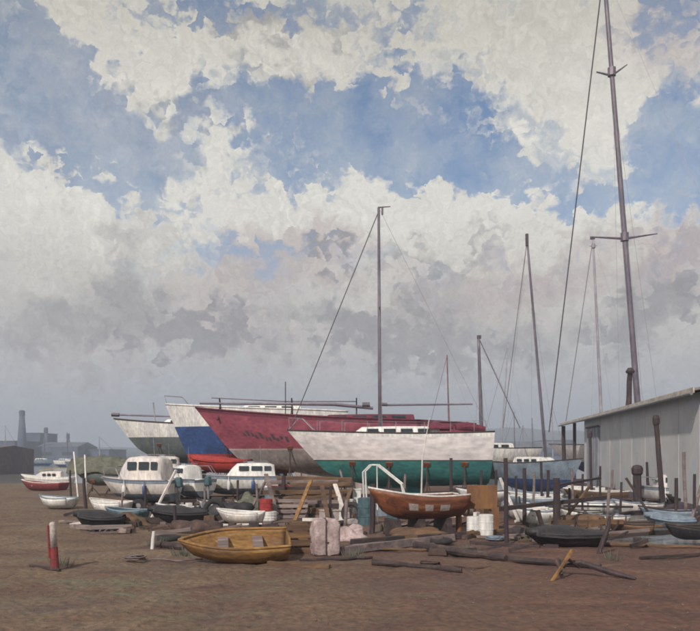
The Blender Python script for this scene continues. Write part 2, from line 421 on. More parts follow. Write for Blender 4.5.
# ------------------------------------------------------------------ 5. yachts whose masts rise behind the boats and the shed
def mast_yacht(label, base, top, Yd, hullL, yaw, hmat, bmat, mmat, r0, spreads=(), lift=.0, deckz=2.4, beam=2.4, bow_px=None, fore=None, mastpos=.42, keelz=.7, rake=0):
    X = gx(base[0], Yd)
    t = thing('sailing_yacht', label, 'yacht', (X, Yd, 0), 0)
    sub = bpy.data.objects  # local frame stays unrotated for the spars; hull points are rotated in place
    h = Hull(hullL, beam, keelz, deckz+.25, deckz, deckz+.05, ohb=hullL*.14, ohs=hullL*.04, tr=.65, bowup=.25, sternup=.2)
    R3 = Matrix.Rotation(yaw, 3, 'Z'); off = Vector((hullL*(.5-mastpos), 0, 0))
    made = h.bands(t, [('bottom', bmat, keelz+(deckz-keelz)*.45), ('topsides', hmat, None)])
    made += [h.deck(t, 'deck'), h.rail(t, 'darkwood', .03), h.fin(t, bmat, -hullL*.14, hullL*.16, max(-.2, keelz-1.0))]
    made.append(cabin(t, -hullL*.16, hullL*.25, beam*.6, deckz, .35, 'white', 3))
    kids = []
    for o in made: kids += [o]+list(o.children)
    for o in kids:
        for v in o.data.vertices: v.co = R3 @ (v.co+off)
    zt = gz(top[1], Yd); dx = gx(top[0], Yd)-X
    P = lambda z: Vector((dx*(z-deckz)/(zt-deckz), 0, z))
    zs = [deckz+(zt-deckz)*k/8 for k in range(9)]
    bend = lambda z: P(z)+Vector((rake*math.sin(math.pi*(z-deckz)/(zt-deckz)), 0, 0))
    ms = MB().tube([bend(z) for z in zs], [r0*(1-.35*k/8) for k in range(9)], 10).build('mast', mmat, t, smooth=True)
    for (row, hw, tilt) in spreads:
        z = gz(row, Yd); c = bend(z)
        MB().tube([c+Vector((-hw,0,0)), c+Vector((0,0,-tilt*.5)), c+Vector((hw,0,tilt))], [r0*.22,r0*.45,r0*.18], 6).tube([c+Vector((0,0,-r0*1.3)), c+Vector((0,0,r0*1.3))], r0*1.35, 8).build('spreader', mmat, ms)
    bow = R3 @ (Vector((-hullL/2+.1,0,deckz+.25))+off); st = R3 @ (Vector((hullL/2-.1,0,deckz))+off)
    if fore: bow = Vector((gx(fore[0], Yd+fore[2])-X, fore[2], gz(fore[1], Yd+fore[2])))
    MB().tube([bend(zt-.1), bow], r0*.22, 6).build('forestay', 'wire', t)
    sh = [(bend(zt-.1), st)]
    for s in (-1, 1):
        q = R3 @ Vector((.1, s*beam*.45, deckz)); sh.append((bend(deckz+(zt-deckz)*.75), q))
    for q_ in (.12,-.2,.3):
        sh.append((bend(deckz+(zt-deckz)*(.97-abs(q_)*.3)), Vector((q_*r0*8+P(deckz).x, q_, deckz))))
    rigging(t, sh, max(.006, r0*.05), 'shroud', 'palewire')
    return t, h, ms

# F: the great mast on the right
bow = Vector((gx(549,66), 66, 0)); base = Vector((gx(641,56), 56, 0))
yaw = math.atan2((base-bow).y, (base-bow).x)
t, h, ms = mast_yacht('big yacht behind the shed with the tallest mast, twin spreaders and top cut off', (641,410), (603.6,-32), 56, 24, yaw, 'offwhite', 'blue', 'mast', .23,
    [(72,1.15,.55),(237,2.45,.25)], deckz=2.9, beam=4.6, keelz=.6, fore=(549,432,10), mastpos=.455)
# G
t, h, ms = mast_yacht('yacht with a pale mast and dark forestay standing left of the very tall mast', (603,420), (593,238), 63, 11, yaw, 'white', 'blue', 'palemast', .13, [(246,.35,.05)], deckz=2.3, beam=3.2, fore=(566,421,-1.5), keelz=.4)
MB().box((gx(592.5,63)-t.location.x,0,gz(238,63)), (.36,.2,.22)).build('masthead_fitting', 'wire', ms)
t.location.x += 0
# D leaning mast
t, h, ms = mast_yacht('blue grey yacht, thin mast leaning left, between sloop and shed', (546,462), (527,238), 41, 6.4, R(118), 'bluegrey', 'blue', 'mast', .085, [], deckz=1.75, beam=2.1, keelz=.2, rake=.0, fore=(503,428,-1))
MB().tube([(gx(527,41)-t.location.x,0,gz(246,41)),(gx(526.8,41)-t.location.x,0,gz(234,41))], .09, 7).build('masthead_fitting', 'wire', ms)
# C
t, h, ms = mast_yacht('yacht behind the sloop stern with a short mast and dark stay falling right', (482,428), (478.5,336), 46, 7.5, R(20), 'white', 'darkgreen', 'mast', .13, [], deckz=2.6, beam=2.6, keelz=1.2, fore=(520,428,-2), mastpos=.5)
MB().box((gx(479,46)-t.location.x,0,gz(337,46)), (.24,.16,.2)).build('masthead_fitting', 'wire', ms)
stands_for(t, h, (.35,.7), 'yacht behind the sloop stern')
# B
t, h, ms = mast_yacht('far yacht with a slim varnished mast showing above the sloop cabin', (450,416), (447,355), 72, 7, R(10), 'white', 'blue', 'redmast', .09, [], deckz=1.6, beam=2.4, keelz=-.3)
# moored boats out in the harbour, seen between sloop and shed and at the left
k = 0
for (px, Yd, tp, mm) in ((500,88,345,'palemast'),(515,110,412,'mast'),(524,96,425,'palemast'),(533,120,418,'mast'),(553,105,405,'palemast'),(68,150,432,'mast'),(45,170,428,'mast'),(6,130,425,'palemast'),(100,120,436,'palemast')):
    desc = ['just right of the sloop stern','second right of the sloop stern','third right of the sloop stern, under the leaning mast','left of the leaning mast foot','right of the leaning mast foot','before the distant works, right','before the distant works, middle','at the far left edge','behind the green tarpaulin'][k]
    t, h, ms = mast_yacht(f'small far off moored yacht {desc}', (px,460), (px+(8 if k==0 else -1),tp), Yd, 7+k%3, R(10+25*k), 'white' if k%2 else 'bluegrey', 'blue', mm, .08, [], deckz=1.1, beam=2.3, keelz=-.3)
    t['group'] = 'moored yachts in the harbour'; k += 1

# ------------------------------------------------------------------ 6. motor boats on the left
def outboard(root, x, y, z):
    o = MB().box((x+.12,y,z+.25), (.28,.24,.38), taper=.8).build('outboard_motor', 'teal', root, bevel=.04)
    MB().tube([(x+.12,y,z+.1),(x+.15,y,z-.65)], [.06,.04], 8).box((x+.18,y,z-.6), (.3,.03,.16)).build('outboard_leg', 'galv', o)
def motor_boat(label, px0, px1, base_row, top_row, yaw, hullmat, botmat, cabmat, cab=(.25,.75), Hh=1.0, cabh=.8, lift=.35, B=1.9, flip=False):
    Yd = 1650/(base_row-HZ); L = (px1-px0)/F*Yd/math.cos(yaw)
    t = thing('motor_boat', label, 'motor boat', (gx((px0+px1)/2, Yd), Yd+.8, 0), yaw+(math.pi if flip else 0))
    h = Hull(L, B, lift, lift+Hh*1.15, lift+Hh, lift+Hh, ohb=.5, ohs=.05, tr=.85, bowup=.35, sternup=0, full=.9)
    h.bands(t, [('bottom', botmat, lift+Hh*.38), ('topsides', hullmat, -.12), ('rubbing_strake', 'bluegrey', None)], n=18)
    h.deck(t, cabmat); h.rail(t, 'galv', .025)
    x0 = -L/2+L*cab[0]; x1 = -L/2+L*cab[1]
    z0 = lift+Hh; w = B*.74
    # wheelhouse with raked, rounded top
    rows = []
    for i, (fx, hz_, ww) in enumerate(((0,.0,.75),(.10,.55,.85),(.22,.93,.92),(.5,1.0,.97),(.85,.97,.97),(.97,.85,.95),(1,.0,.95))):
        x = x0+(x1-x0)*fx; hh = cabh*hz_; W = w*ww/2
        rows.append([Vector((x,-W,z0-.05)), Vector((x,-W*.97,z0+hh*.5)), Vector((x,-W*.88,z0+hh*.9)), Vector((x,-W*.5,z0+hh)), Vector((x,W*.5,z0+hh)), Vector((x,W*.88,z0+hh*.9)), Vector((x,W*.97,z0+hh*.5)), Vector((x,W,z0-.05))])
    c = MB().grid(rows).build('cabin', cabmat, t, smooth=True)
    for fx, wd in ((.36,.2),(.62,.22),(.84,.14)):
        for sd in (-1,1):
            MB().box((x0+(x1-x0)*fx, sd*w/2*.965, z0+cabh*.60), ((x1-x0)*wd,.035,cabh*.32), rot=Matrix.Rotation(sd*.1,3,'X')).build('window', 'glass', c, bevel=.012)
    MB().beam((x0+(x1-x0)*.09,-w*.3,z0+cabh*.56),(x0+(x1-x0)*.09,w*.3,z0+cabh*.56), cabh*.4, .03).build('windscreen', 'glass', c)
    MB().tube([(-L/2+.1,0,h.zb+.35),(-L/2+.9,B*.33,h.zb+.35),(-L/2+1.2,B*.4,h.zm)], .014, 5).tube([(-L/2+.1,0,h.zb+.35),(-L/2+.9,-B*.33,h.zb+.35),(-L/2+1.2,-B*.4,h.zm)], .014, 5).tube([(-L/2+.15,0,h.zb),(-L/2+.1,0,h.zb+.35)], .014, 5).build('bow_rail', 'galv', t)
    zr = z0+cabh
    MB().tube([(x0+(x1-x0)*.35,-w*.3,zr-.04),(x0+(x1-x0)*.35,-w*.3,zr+.05),(x0+(x1-x0)*.85,-w*.3,zr+.05),(x0+(x1-x0)*.85,-w*.3,zr-.04)], .012, 5).tube([(x0+(x1-x0)*.35,w*.3,zr-.04),(x0+(x1-x0)*.35,w*.3,zr+.05),(x0+(x1-x0)*.85,w*.3,zr+.05),(x0+(x1-x0)*.85,w*.3,zr-.04)], .012, 5).build('roof_rail', 'galv', c)
    MB().tube([(x0+(x1-x0)*.7,0,zr-.03),(x0+(x1-x0)*.7-.05,0,zr+.75)], .009, 5).build('aerial', 'palewire', c)
    MB().box((x0+(x1-x0)*.5,0,zr+.012), (.34,.34,.05), taper=.9).build('hatch', 'bluegrey', c, bevel=.01)
    for u_ in (.45,.72):
        p_ = h.pt(u_, .93, -1)
        MB().lathe([(.02,-.5),(.07,-.44),(.08,-.28),(.07,-.12),(.02,-.06),(.006,.12)], (p_.x,p_.y-.07,p_.z), 10).build('fender', 'white' if u_ < .5 else 'blue', t, smooth=True)
    outboard(t, L/2, 0, lift+Hh*.6)
    # trailer beneath it: a thing of its own
    tr = thing('boat_trailer', 'trailer beneath the '+label.split(',')[0], 'trailer', t.location, t.rotation_euler.z, 'trailers under the motor boats')
    mb = MB()
    for s in (-1,1): mb.beam((-L*.3,s*.5,.33),(L*.42,s*.5,.33), .08)
    for x in (-L*.28,0,L*.38): mb.beam((x,-.5,.33),(x,.5,.33), .07)
    mb.beam((-L*.28,0,.33),(-L*.62,0,.3), .08)
    mb.build('frame', 'iron', tr)
    for s in (-1,1):
        o = MB(); o.tube([(L*.12,s*.72-.09,.27),(L*.12,s*.72-.07,.27),(L*.12,s*.72+.07,.27),(L*.12,s*.72+.09,.27)], [.2,.27,.27,.2], 16)
        w_ = o.build('wheel', 'rubber', tr)
        MB().tube([(L*.12,s*.72-.1,.27),(L*.12,s*.72+.1,.27)], .11, 12).build('rim', 'galv', w_)
    return t, h
motor_boat('white cabin motor boat with rounded wheelhouse, leftmost of the motor boats', 92, 172, 513, 463, R(-8), 'cream', 'bluegrey', 'cream', (.3,.9), .8, .95, .42, 1.9)
motor_boat('small white motor boat wedged between two larger white boats', 163, 205, 508, 470, R(-35), 'white', 'bluegrey', 'white', (.25,.65), .75, .62, .42, 1.5)
motor_boat('long white motor boat with box cabin, rightmost of the motor boats', 186, 276, 506, 470, R(6), 'white', 'bluegrey', 'white', (.42,.97), .8, .62, .45, 1.9)
motor_boat('white motor boat seen half hidden behind the leftmost white cabin boat', 120, 190, 492, 462, R(10), 'white', 'darkgreen', 'cream', (.3,.8), .9, .8, .45, 2.0)

# tarpaulin-covered boat with two pale props (left)
Yd = 40
t = thing('covered_boat', 'boat shrouded in a drab grey green tarpaulin left of the white motor boats', 'boat', (gx(97,Yd), Yd+.5, 0), R(-4))
h = Hull(3.0, 1.6, .55, 1.35, 1.2, 1.2, ohb=.5, ohs=.1, tr=.7)
h.bands(t, [('hull', 'darkgreen', None)], n=14); h.deck(t, 'deck')
rows = []
for i in range(13):
    x = -1.6+3.2*i/12; rw = []
    for j in range(9):
        y = -1+2*j/8; e = abs(y)
        rw.append(Vector((x, y*(.9-.25*abs(x)/1.6), 2.15-.12*abs(x)-.85*e**1.6-.25*noise.noise(Vector((x*2.3,y*2,1))))))
    rows.append(rw)
MB().grid(rows).build('tarpaulin', 'tarp', t, smooth=True, solid=.02)
stands_for(t, h, (.4,.75), 'tarpaulin covered boat')
for a, b, d in (((74,452),(84,489),'left'),((85,455),(92,486),'right')):
    Yp = 38
    p = at(a[0],a[1],Yp); q = at(b[0],b[1],Yp); q.z = 0; q.y -= .8
    o = MB().beam(q-q, p-q, .11, .06).build('prop', 'cream'); o.location = q
    tag(o, f'pale plank propped up against the tarpaulin covered boat, the {d} of two', 'plank', 'pale props beside the tarpaulin')

# ------------------------------------------------------------------ dinghies
def dinghy(label, px0, px1, base_row, hgt, yaw, mat, inner, B=1.3, rise=1.35, lift=0, stern='left', name='rowing_boat', thwarts=2, tilt=0, z=0, Yd=None, tarpmat=None, flip=False, L=None, group=None, tr=.75, gunmat=None, roll=0):
    Yd = Yd or 1650/(base_row-HZ)
    L = L or (px1-px0)/F*Yd/max(.3, math.cos(yaw))
    t = thing(name, label, 'boat', (gx((px0+px1)/2, Yd), Yd, z), yaw+(math.pi if flip else 0), group)
    t.rotation_euler.y = tilt; t.rotation_euler.x = roll
    h = Hull(L, B, lift, lift+hgt*rise, lift+hgt, lift+hgt*1.05, ohb=L*.14, ohs=L*.03, tr=tr, bowup=.3, sternup=.1, full=.85)
    hb = h.bands(t, [('hull', mat, None)], n=20, m=8)[0]
    d = hb.modifiers.new('thickness', 'SOLIDIFY'); d.thickness = .03; d.offset = 0
    h.rail(t, gunmat or inner, .03, name='gunwale')
    fl = []
    for i in range(9):
        u = .12+.83*i/8; v = h.vz(u, h.keelz(u)+.12); p = h.pt(u, v, 1)
        fl.append([Vector((p.x,p.y-.03,p.z)), Vector((p.x,0,p.z)), Vector((p.x,-p.y+.03,p.z))])
    MB().grid(fl).build('floorboards', inner, t)
    for k in range(thwarts):
        u = .4+.32*k; b_ = h.hb(u)-.04; x = -L/2+L*u
        MB().box((x,0,lift+hgt*.72), (.22,b_*2*.96,.035)).build('seat', inner, t, bevel=.006)
    if tarpmat:
        rows = []
        for i in range(15):
            u = .0+1.0*i/14; x = -L/2-.04+(L+.08)*u; bb = h.hb(min(1,max(.0,u)))+.05
            rows.append([Vector((x, bb*k_, h.sheer(u)-.1*(abs(k_)>.95)+.05+.16*(1-abs(k_)**1.5)*math.sin(math.pi*min(1,u+.1))+.05*noise.noise(Vector((x*3,k_*2,3))))) for k_ in (-1.02,-1,-.6,-.2,.2,.6,1,1.02)])
        MB().grid(rows).build('cover', tarpmat, t, smooth=True, solid=.015)
    return t, h

# ochre dinghy in the foreground
t, h = dinghy('ochre yellow wooden dinghy lying on the sand in the left foreground', 181, 287, 561, .46, R(10), 'ochre', 'greywood', B=1.05, rise=1.0, lift=.02, tr=.9, gunmat='ochre', roll=R(17))
# orange varnished boat, raised on chocks
t, h = dinghy('rust orange varnished wooden boat with pale patches, raised on chocks', 371, 462, 534, .62, R(24), 'orange', 'cream', B=1.25, rise=1.42, lift=.42, name='wooden_boat', gunmat='cream', L=2.95)
Lo = h.L
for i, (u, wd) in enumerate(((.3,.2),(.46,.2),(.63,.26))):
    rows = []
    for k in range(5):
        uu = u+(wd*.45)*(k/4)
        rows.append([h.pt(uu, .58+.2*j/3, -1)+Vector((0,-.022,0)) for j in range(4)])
    MB().grid(rows).build('pale_patch', 'warmgrey', t, smooth=True)  # pale patches set just proud of the near side of the hull
ty = t.location
for i, dx in enumerate((-.75,.0,.85)):
    w = Matrix.Rotation(R(24),3,'Z') @ Vector((dx,0,0))
    o = MB().box((0,0,.22), (.18,.85,.44), taper=.85).build('chock', 'darkwood', bevel=.015); o.location = (ty.x+w.x, ty.y+w.y, 0); o.rotation_euler.z = R(24)
    tag(o, f'dark timber chock under the {["high bow","middle","stern"][i]} of the rust orange boat', 'timber block', 'chocks under the orange boat')
# post at its bow
def post(label, px, top_row, Yd, w, px_top=None, mat='post', name='mooring_post', knob=False, sink=.6, cat='post', square=False, seed=0, group='timber posts'):
    x = gx(px,Yd); zt = gz(top_row,Yd); dx = gx(px_top,Yd)-x if px_top is not None else 0
    mb = MB(); n = 7
    pts = [Vector((dx*max(0,(z+sink)/(zt+sink)) + .015*math.sin(z*2+seed), 0, z)) for z in [-sink+(zt+sink)*k/n for k in range(n+1)]]
    mb.tube(pts, [w/2*(1.08-.12*k/n) for k in range(n+1)], 9, .07, seed)
    o = mb.build('pile' if knob else name, mat, None, smooth=False)
    if knob:
        t = thing(name, label, cat, (x,Yd,0), 0, group); o.parent = t
        MB().lathe([(w*.52,zt-.05),(w*.68,zt+.02),(w*.72,zt+.22),(w*.55,zt+.34),(w*.15,zt+.38)], (dx,0,0), 10, .06, seed).build('post_cap', mat, t)
        return t
    o.location = (x, Yd, 0)
    return tag(o, label, cat, group)
post('short dark post close against the bow of the orange boat', 371, 484, 21, .16, 373, seed=1)
post('ochre brown stub post at the stern of the orange boat', 458, 497, 21.5, .17, 459, mat='ply', seed=2)
post('slim dark post rising in front of the brown timber heap', 283, 476, 27, .15, 284, seed=3)
post('tall dark post just right of the plywood board', 508, 458, 18.2, .11, 505, seed=4)
post('thin dark post second right of the plywood board', 525, 468, 24, .12, 524, seed=5)
post('stout dark post with flat top at the near end of the jetty rail', 557, 478, 23, .22, 556, seed=6)
post('black headed stout mooring pile standing at the edge of the pale pool', 637, 474, 31, .34, knob=True, seed=7)
post('tall dark post leaning left against the shed wall', 665, 424, 30, .2, 656, knob=True, seed=8)
post('slender dark post with a knobbed top before the shed door', 592, 437, 42, .16, 590, knob=True, seed=9)
post('dark post carrying the open end of the shed canopy', 564, 426, 57.5, .3, 563.5, seed=10)
post('dark post standing behind the jetty rail left of the shed', 548, 470, 34, .14, seed=11)
post('short dark post in the water between the two right hand dinghies', 676, 478, 28, .14, seed=12)
post('thin brown post beside the timber heap, right of the slim dark one', 298, 482, 29, .1, 297, seed=14)
post('low dark post right behind the orange boat stern', 452, 458, 29, .12, 451, seed=15)
post('leaning dark post at the left end of the white motor boats', 87, 478, 31, .14, 84, seed=16)
post('short dark post among the scrap left of the ochre dinghy', 176, 505, 23, .1, 175, seed=17)

# ------------------------------------------------------------------ jetty rails (each a thing)
def rail(label, a, Ya, b, Yb_, w=.12, mat='darkwood', seed=0, name='jetty_rail', cat='rail'):
    p = at(*a, Ya); q = at(*b, Yb_); c = (p+q)/2
    o = MB().beam(p-c, q-c, w, w*.8, 6, .12, seed).build(name, mat); o.location = c
    return tag(o, label, cat, 'jetty rails')
rail('dark rail fixed across the posts right of the plywood board', (498,509), 22.9, (610,497), 25.5, .16, seed=1)
rail('thin dark upper rail running from the near post towards the shed', (553,486), 23.1, (600,478), 29, .1, seed=2)
rail('short dark rail low beside the stout post', (565,506), 23.1, (632,507), 27, .09, seed=3)
# ------------------------------------------------------------------ small boats by the creek
dinghy('white dinghy afloat left of the stout jetty post', 512, 556, 508, .42, R(25), 'white', 'cream', Yd=28, z=-.25, B=1.3, name='dinghy')
dinghy('pale blue dinghy afloat beyond the jetty rail', 500, 560, 500, .5, R(-12), 'bluegrey', 'white', Yd=34, z=-.25, name='dinghy')
dinghy('brown sided boat with a white rim before the shed door', 562, 628, 495, .55, R(8), 'brown', 'white', Yd=38, z=-.22, name='dinghy', gunmat='white')
dinghy('white dinghy with blue inside near the slender knobbed post', 560, 612, 500, .45, R(-15), 'white', 'bluegrey', Yd=31, z=-.22, name='dinghy')
dinghy('pale blue dinghy with dark rim left of the black headed pile', 600, 640, 500, .45, R(14), 'bluegrey', 'white', Yd=33, z=-.22, name='dinghy', gunmat='darkwood')
dinghy('black rimmed pale dinghy nearest the shed wall at the right edge', 640, 692, 505, .42, R(-10), 'bluegrey', 'cream', Yd=27.5, z=-.25, name='dinghy', gunmat='darkwood', B=1.2)
dinghy('long dark tarred dinghy moored along the shed wall at the right edge', 668, 730, 492, .5, R(-60), 'blacktarp', 'darkwood', Yd=29.5, z=-.1, name='dinghy', L=3)
dinghy('white dinghy with dark rim stored behind the plywood board', 455, 503, 485, .45, R(12), 'white', 'bluegrey', Yd=29, z=.35, name='dinghy', gunmat='darkwood')
dinghy('pale grey dinghy lying on the bank below the sloop stern', 452, 500, 500, .45, R(-14), 'cream', 'white', Yd=31, z=.0, name='dinghy')
dinghy('flat black covered punt lying on the mud right of centre', 527, 602, 551, .3, R(4), 'blacktarp', 'blacktarp', Yd=18, z=.0, B=1.0, rise=1.1, name='punt', tarpmat='blacktarp', tr=.8)
dinghy('small red and white boat on the far left shore', 20, 66, 490, .55, R(-8), 'maroonpaint', 'white', Yd=47, z=-.1, B=1.5, name='dinghy', gunmat='cream')
t, h = dinghy('low pale cabin boat moored behind the small red and white boat', 22, 72, 482, .7, R(5), 'white', 'white', Yd=58, z=-.25, B=1.8, name='cabin_boat')
h.deck(t, 'white'); cabin(t, -1.0, 1.2, 1.1, .7, .5, 'cream', 3)
o = MB().beam((-.6,0,1.25),(1.0,0,1.45), .2, .06).build('sail_cover', 'yellow', t)
dinghy('upturned looking red dinghy stored high in front of the crimson yacht bow', 190, 250, 470, .55, R(-10), 'redlead', 'redlead', Yd=36, z=1.35, B=1.4, name='dinghy', tarpmat='redlead')
o = thing('trestle', 'plain dark timber trestle holding up the red dinghy', 'trestle', (gx(220,36),36,0), R(-10))
for x in (-.8,.8):
    MB().beam((x,-.6,0),(x,-.1,1.42), .09).beam((x,.6,0),(x,.1,1.42), .09).build('leg', 'darkwood', o)
    MB().beam((x,-.55,1.39),(x,.55,1.39), .1).build('crossbar', 'darkwood', o)

# ------------------------------------------------------------------ foreground pieces
Yd = 14.4
t = thing('marker_post', 'short red and white marker post standing alone on the left foreground', 'marker post', (gx(55,Yd),Yd,-.02), 0)
t.rotation_euler = (0, R(-3), 0)
MB().lathe([(.085,0),(.08,.05),(.07,.45)], n=14, wob=.04).build('base_band', 'maroonpaint', t, smooth=False)
MB().lathe([(.0695,.452),(.062,.9),(.045,.93),(.01,.94)], n=14).build('shaft', 'warmgrey', t, smooth=True)
MB().tube([(-.075,-.045,.25),(-.072,-.04,.88)], .022, 6).build('reflector_strip', 'maroonpaint', t)
o = MB().tube([(0,0,-.1),(.02,0,.2),(.04,0,.42)], [.045,.042,.035], 8, .08, 2).build('stake', 'white'); o.location = (gx(152,17.5),17.5,0)
tag(o, 'small white stake stuck in the sand below the leftmost motor boat', 'stake')

# logs and timbers on the ground
def log(label, a, Ya, b, Yb_, r=.1, mat='darkwood', seed=0, beam=True, group='old timbers lying on the mud', lift=0, sag=0):
    p = Vector((gx(a,Ya),Ya,r*.8+lift)); q = Vector((gx(b,Yb_),Yb_,r*.8+lift)); c = (p+q)/2; c.z = 0
    mb = MB()
    if beam: mb.beam(p-c, q-c, r*2, r*1.7, 9, .13, seed, .15)
    else:
        rg = random.Random(seed); pts = []
        for i in range(10):
            s = i/9; d = p.lerp(q, s)-c; d.z += sag*math.sin(math.pi*s); d.y += .06*rg.uniform(-1,1); pts.append(d)
        mb.tube(pts, [r*(1.05-.3*i/9) for i in range(10)], 9, .12, seed)
    o = mb.build('timber' if beam else 'log', mat, None, bevel=.012 if beam else 0); o.location = c
    return tag(o, label, 'timber', group)
log('long dark baulk running right from the pink sack', 338, 16.5, 452, 19.2, .11, 'greywood', 1)
log('long dark baulk lying just behind the first, under the orange boat', 352, 18.2, 470, 20.0, .10, 'darkwood', 2)
log('old dark keel timber across the middle of the mud, right of the pink sack', 415, 17.6, 506, 15.4, .1, 'darkwood', 3, False)
log('long thin dark timber continuing right in front of the black punt', 500, 15.6, 600, 14.4, .075, 'darkwood', 4, False)
log('silver grey spar lying behind the black punt', 505, 19.4, 612, 21.5, .08, 'greywood', 5, False)
log('brown plank at the foot of the stout jetty post', 540, 21.6, 600, 22.6, .08, 'brown', 6)
log('pale plank on the ground left of the orange boat', 318, 23, 372, 24.5, .1, 'cream', 7)
log('dark spar lying behind the ochre dinghy, slanting up right', 250, 19.8, 345, 23.5, .11, 'darkwood', 8, False)
log('dark timber in front of the long white motor boat', 120, 24.0, 250, 24.5, .12, 'darkwood', 9)
log('pinkish plank below the leftmost motor boat', 72, 22.5, 128, 21.0, .08, 'greywood', 10)
log('short dark timber left of the ochre dinghy, partly buried', 152, 18.0, 195, 17.2, .09, 'darkwood', 11, False)
log('thin dark strip laid as the shadow of the marker post', 30, 14.8, 60, 14.2, .03, 'darkwood', 12)  # dark strip standing in for the shadow the marker post casts
log('grey plank lying between ochre dinghy and crates', 268, 15.0, 330, 14.5, .05, 'brown', 13)
log('weathered baulk in front of the dark keel timber', 372, 15.1, 462, 14.0, .06, 'darkwood', 14, False)
log('dark timber at the water edge, right foreground', 642, 20.4, 715, 21.6, .08, 'darkwood', 15)
log('slim dark timber across the pool mouth by the black headed pile', 596, 25.8, 690, 30.5, .09, 'darkwood', 16)
log('brown timber beneath the plywood board', 440, 19.5, 520, 21.2, .09, 'brown', 17)
# half buried anchor
Yd = 13.6
t = thing('anchor', 'dark rusted old anchor half buried in the mud in the right foreground', 'anchor', (gx(592,Yd),Yd,.05), 0)
MB().tube([(-.62,.15,.16),(-.2,.05,.2),(.3,-.1,.04),(.66,-.35,-.04)], [.035,.05,.055,.03], 8, .08, 4).build('shank', 'post', t)
MB().tube([(-.62,-.25,.02),(-.66,-.1,.24),(-.58,.15,.22),(-.38,.42,.05)], [.03,.045,.045,.02], 8, .08, 5).build('arm', 'post', t)
MB().tube([(-.5,-.12,.3),(-.2,.1,.1)], [.03,.03], 7).build('stock', 'iron', t)
o = MB().beam((-.38,-.12,-.05),(.02,.0,.5), .05, .04, 5, .15, 3).build('stake', 'ochre'); o.location = (gx(571,13.4),13.4,0)
tag(o, 'leaning ochre stake beside the rusted anchor', 'stake')
# curved rib standing at pool edge
o = MB().tube([(-.16,0,-.1),(-.02,0,.3),(.1,0,.62),(.12,0,.85)], [.055,.06,.05,.03], 8, .1, 9).build('boat_rib', 'post'); o.location = (gx(604,16.5),16.5,0)
tag(o, 'curved dark boat rib stuck upright beside the black punt', 'boat rib')
# sack bale, crate, drums, board
t = thing('sack_bale', 'dusty pink and white sackcloth bale in the centre foreground', 'bale', (gx(325,16.4),16.4,0), R(12))
bl = MB(); nn_ = 10
for ax in range(3):
    for sg in (-1,1):
        rws = []
        for i_ in range(nn_+1):
            rw_ = []
            for j_ in range(nn_+1):
                q = [0,0,0]; q[ax] = sg; q[(ax+1)%3] = -1+2*i_/nn_; q[(ax+2)%3] = -1+2*j_/nn_
                v_ = Vector(q); l_ = (abs(v_.x)**6+abs(v_.y)**6+abs(v_.z)**6)**(1/6); v_ = v_/l_
                v_ *= 1+.10*noise.noise(v_*2.2+Vector((4,0,0)))+.04*noise.noise(v_*6)
                rw_.append(Vector((v_.x*.30, v_.y*.26, .40+v_.z*.40)))
            rws.append(rw_ if sg > 0 else rw_[::-1])
        bl.grid(rws)
bl.build('sacking', 'pink', t, smooth=True)
MB().tube([(-.02,-.275,0),(-.03,-.285,.4),(-.02,-.27,.8),(0,0,.82),(0,.27,.78)], .012, 5).tube([(-.31,0,.3),(0,-.285,.32),(.31,0,.3)], .012, 5).build('lashing', 'darkwood', t)
t = thing('crate', 'brown slatted wooden crate between the ochre dinghy and the pink bale', 'crate', (gx(299,16.9),16.9,0), R(8))
for k in range(4): MB().box((0,-.26,.08+k*.17), (.56,.025,.13)).box((0,.26,.08+k*.17), (.56,.025,.13)).box((-.27,0,.08+k*.17), (.025,.5,.13)).box((.27,0,.08+k*.17), (.025,.5,.13)).build('slat', 'brown', t, bevel=.004)
for sx in (-1,1):
    for sy in (-1,1): MB().box((sx*.245,sy*.235,.33), (.045,.045,.66)).build('corner_post', 'darkwood', t)
MB().box((0,0,.03), (.5,.48,.03)).build('floor', 'darkwood', t)
def drum(label, px, Yd, r, hh, mat, z=0):
    t = thing('drum', label, 'drum', (gx(px,Yd),Yd,z), 0, 'drums and cans in the yard')
    MB().lathe([(r*.97,0),(r,.02),(r,hh*.32),(r*1.04,hh*.34),(r,hh*.36),(r,hh*.65),(r*1.04,hh*.67),(r,hh*.69),(r,hh*.98),(r*.97,hh)], n=18).build('body', mat, t, smooth=False)
    MB().lathe([(r*.9,hh+.002),(r*.9,hh+.012),(r*.05,hh+.014)], n=18).build('lid', mat, t)
    return t
drum('teal oil drum standing left of the orange boat bow', 366, 23.5, .26, .85, 'teal')
drum('bright red can on the white tub left of the timber heap', 266, 25.2, .22, .38, 'redlead', .335)
drum('wide white tub under the red can', 267, 25.2, .33, .3, 'white')
drum('white bucket beneath the plywood board, left of two', 474, 20.6, .2, .5, 'white')
drum('white bucket with blue grey lid beneath the plywood board, right of two', 486, 20.3, .2, .58, 'white')
drum('blue grey drum behind the timber heap', 272, 31, .3, .85, 'bluegrey')
t = thing('plywood_board', 'stained orange brown plywood board standing on two legs right of the orange boat', 'board', (gx(482,21.4),21.4,0), R(-6))
MB().box((0,0,1.0), (.86,.04,.68)).build('panel', 'ply', t, bevel=.008)
MB().box((.37,-.02,.36), (.2,.05,.72)).build('leg', 'ply', t); MB().box((-.38,.03,.5), (.07,.06,1.0)).build('leg', 'ply', t)
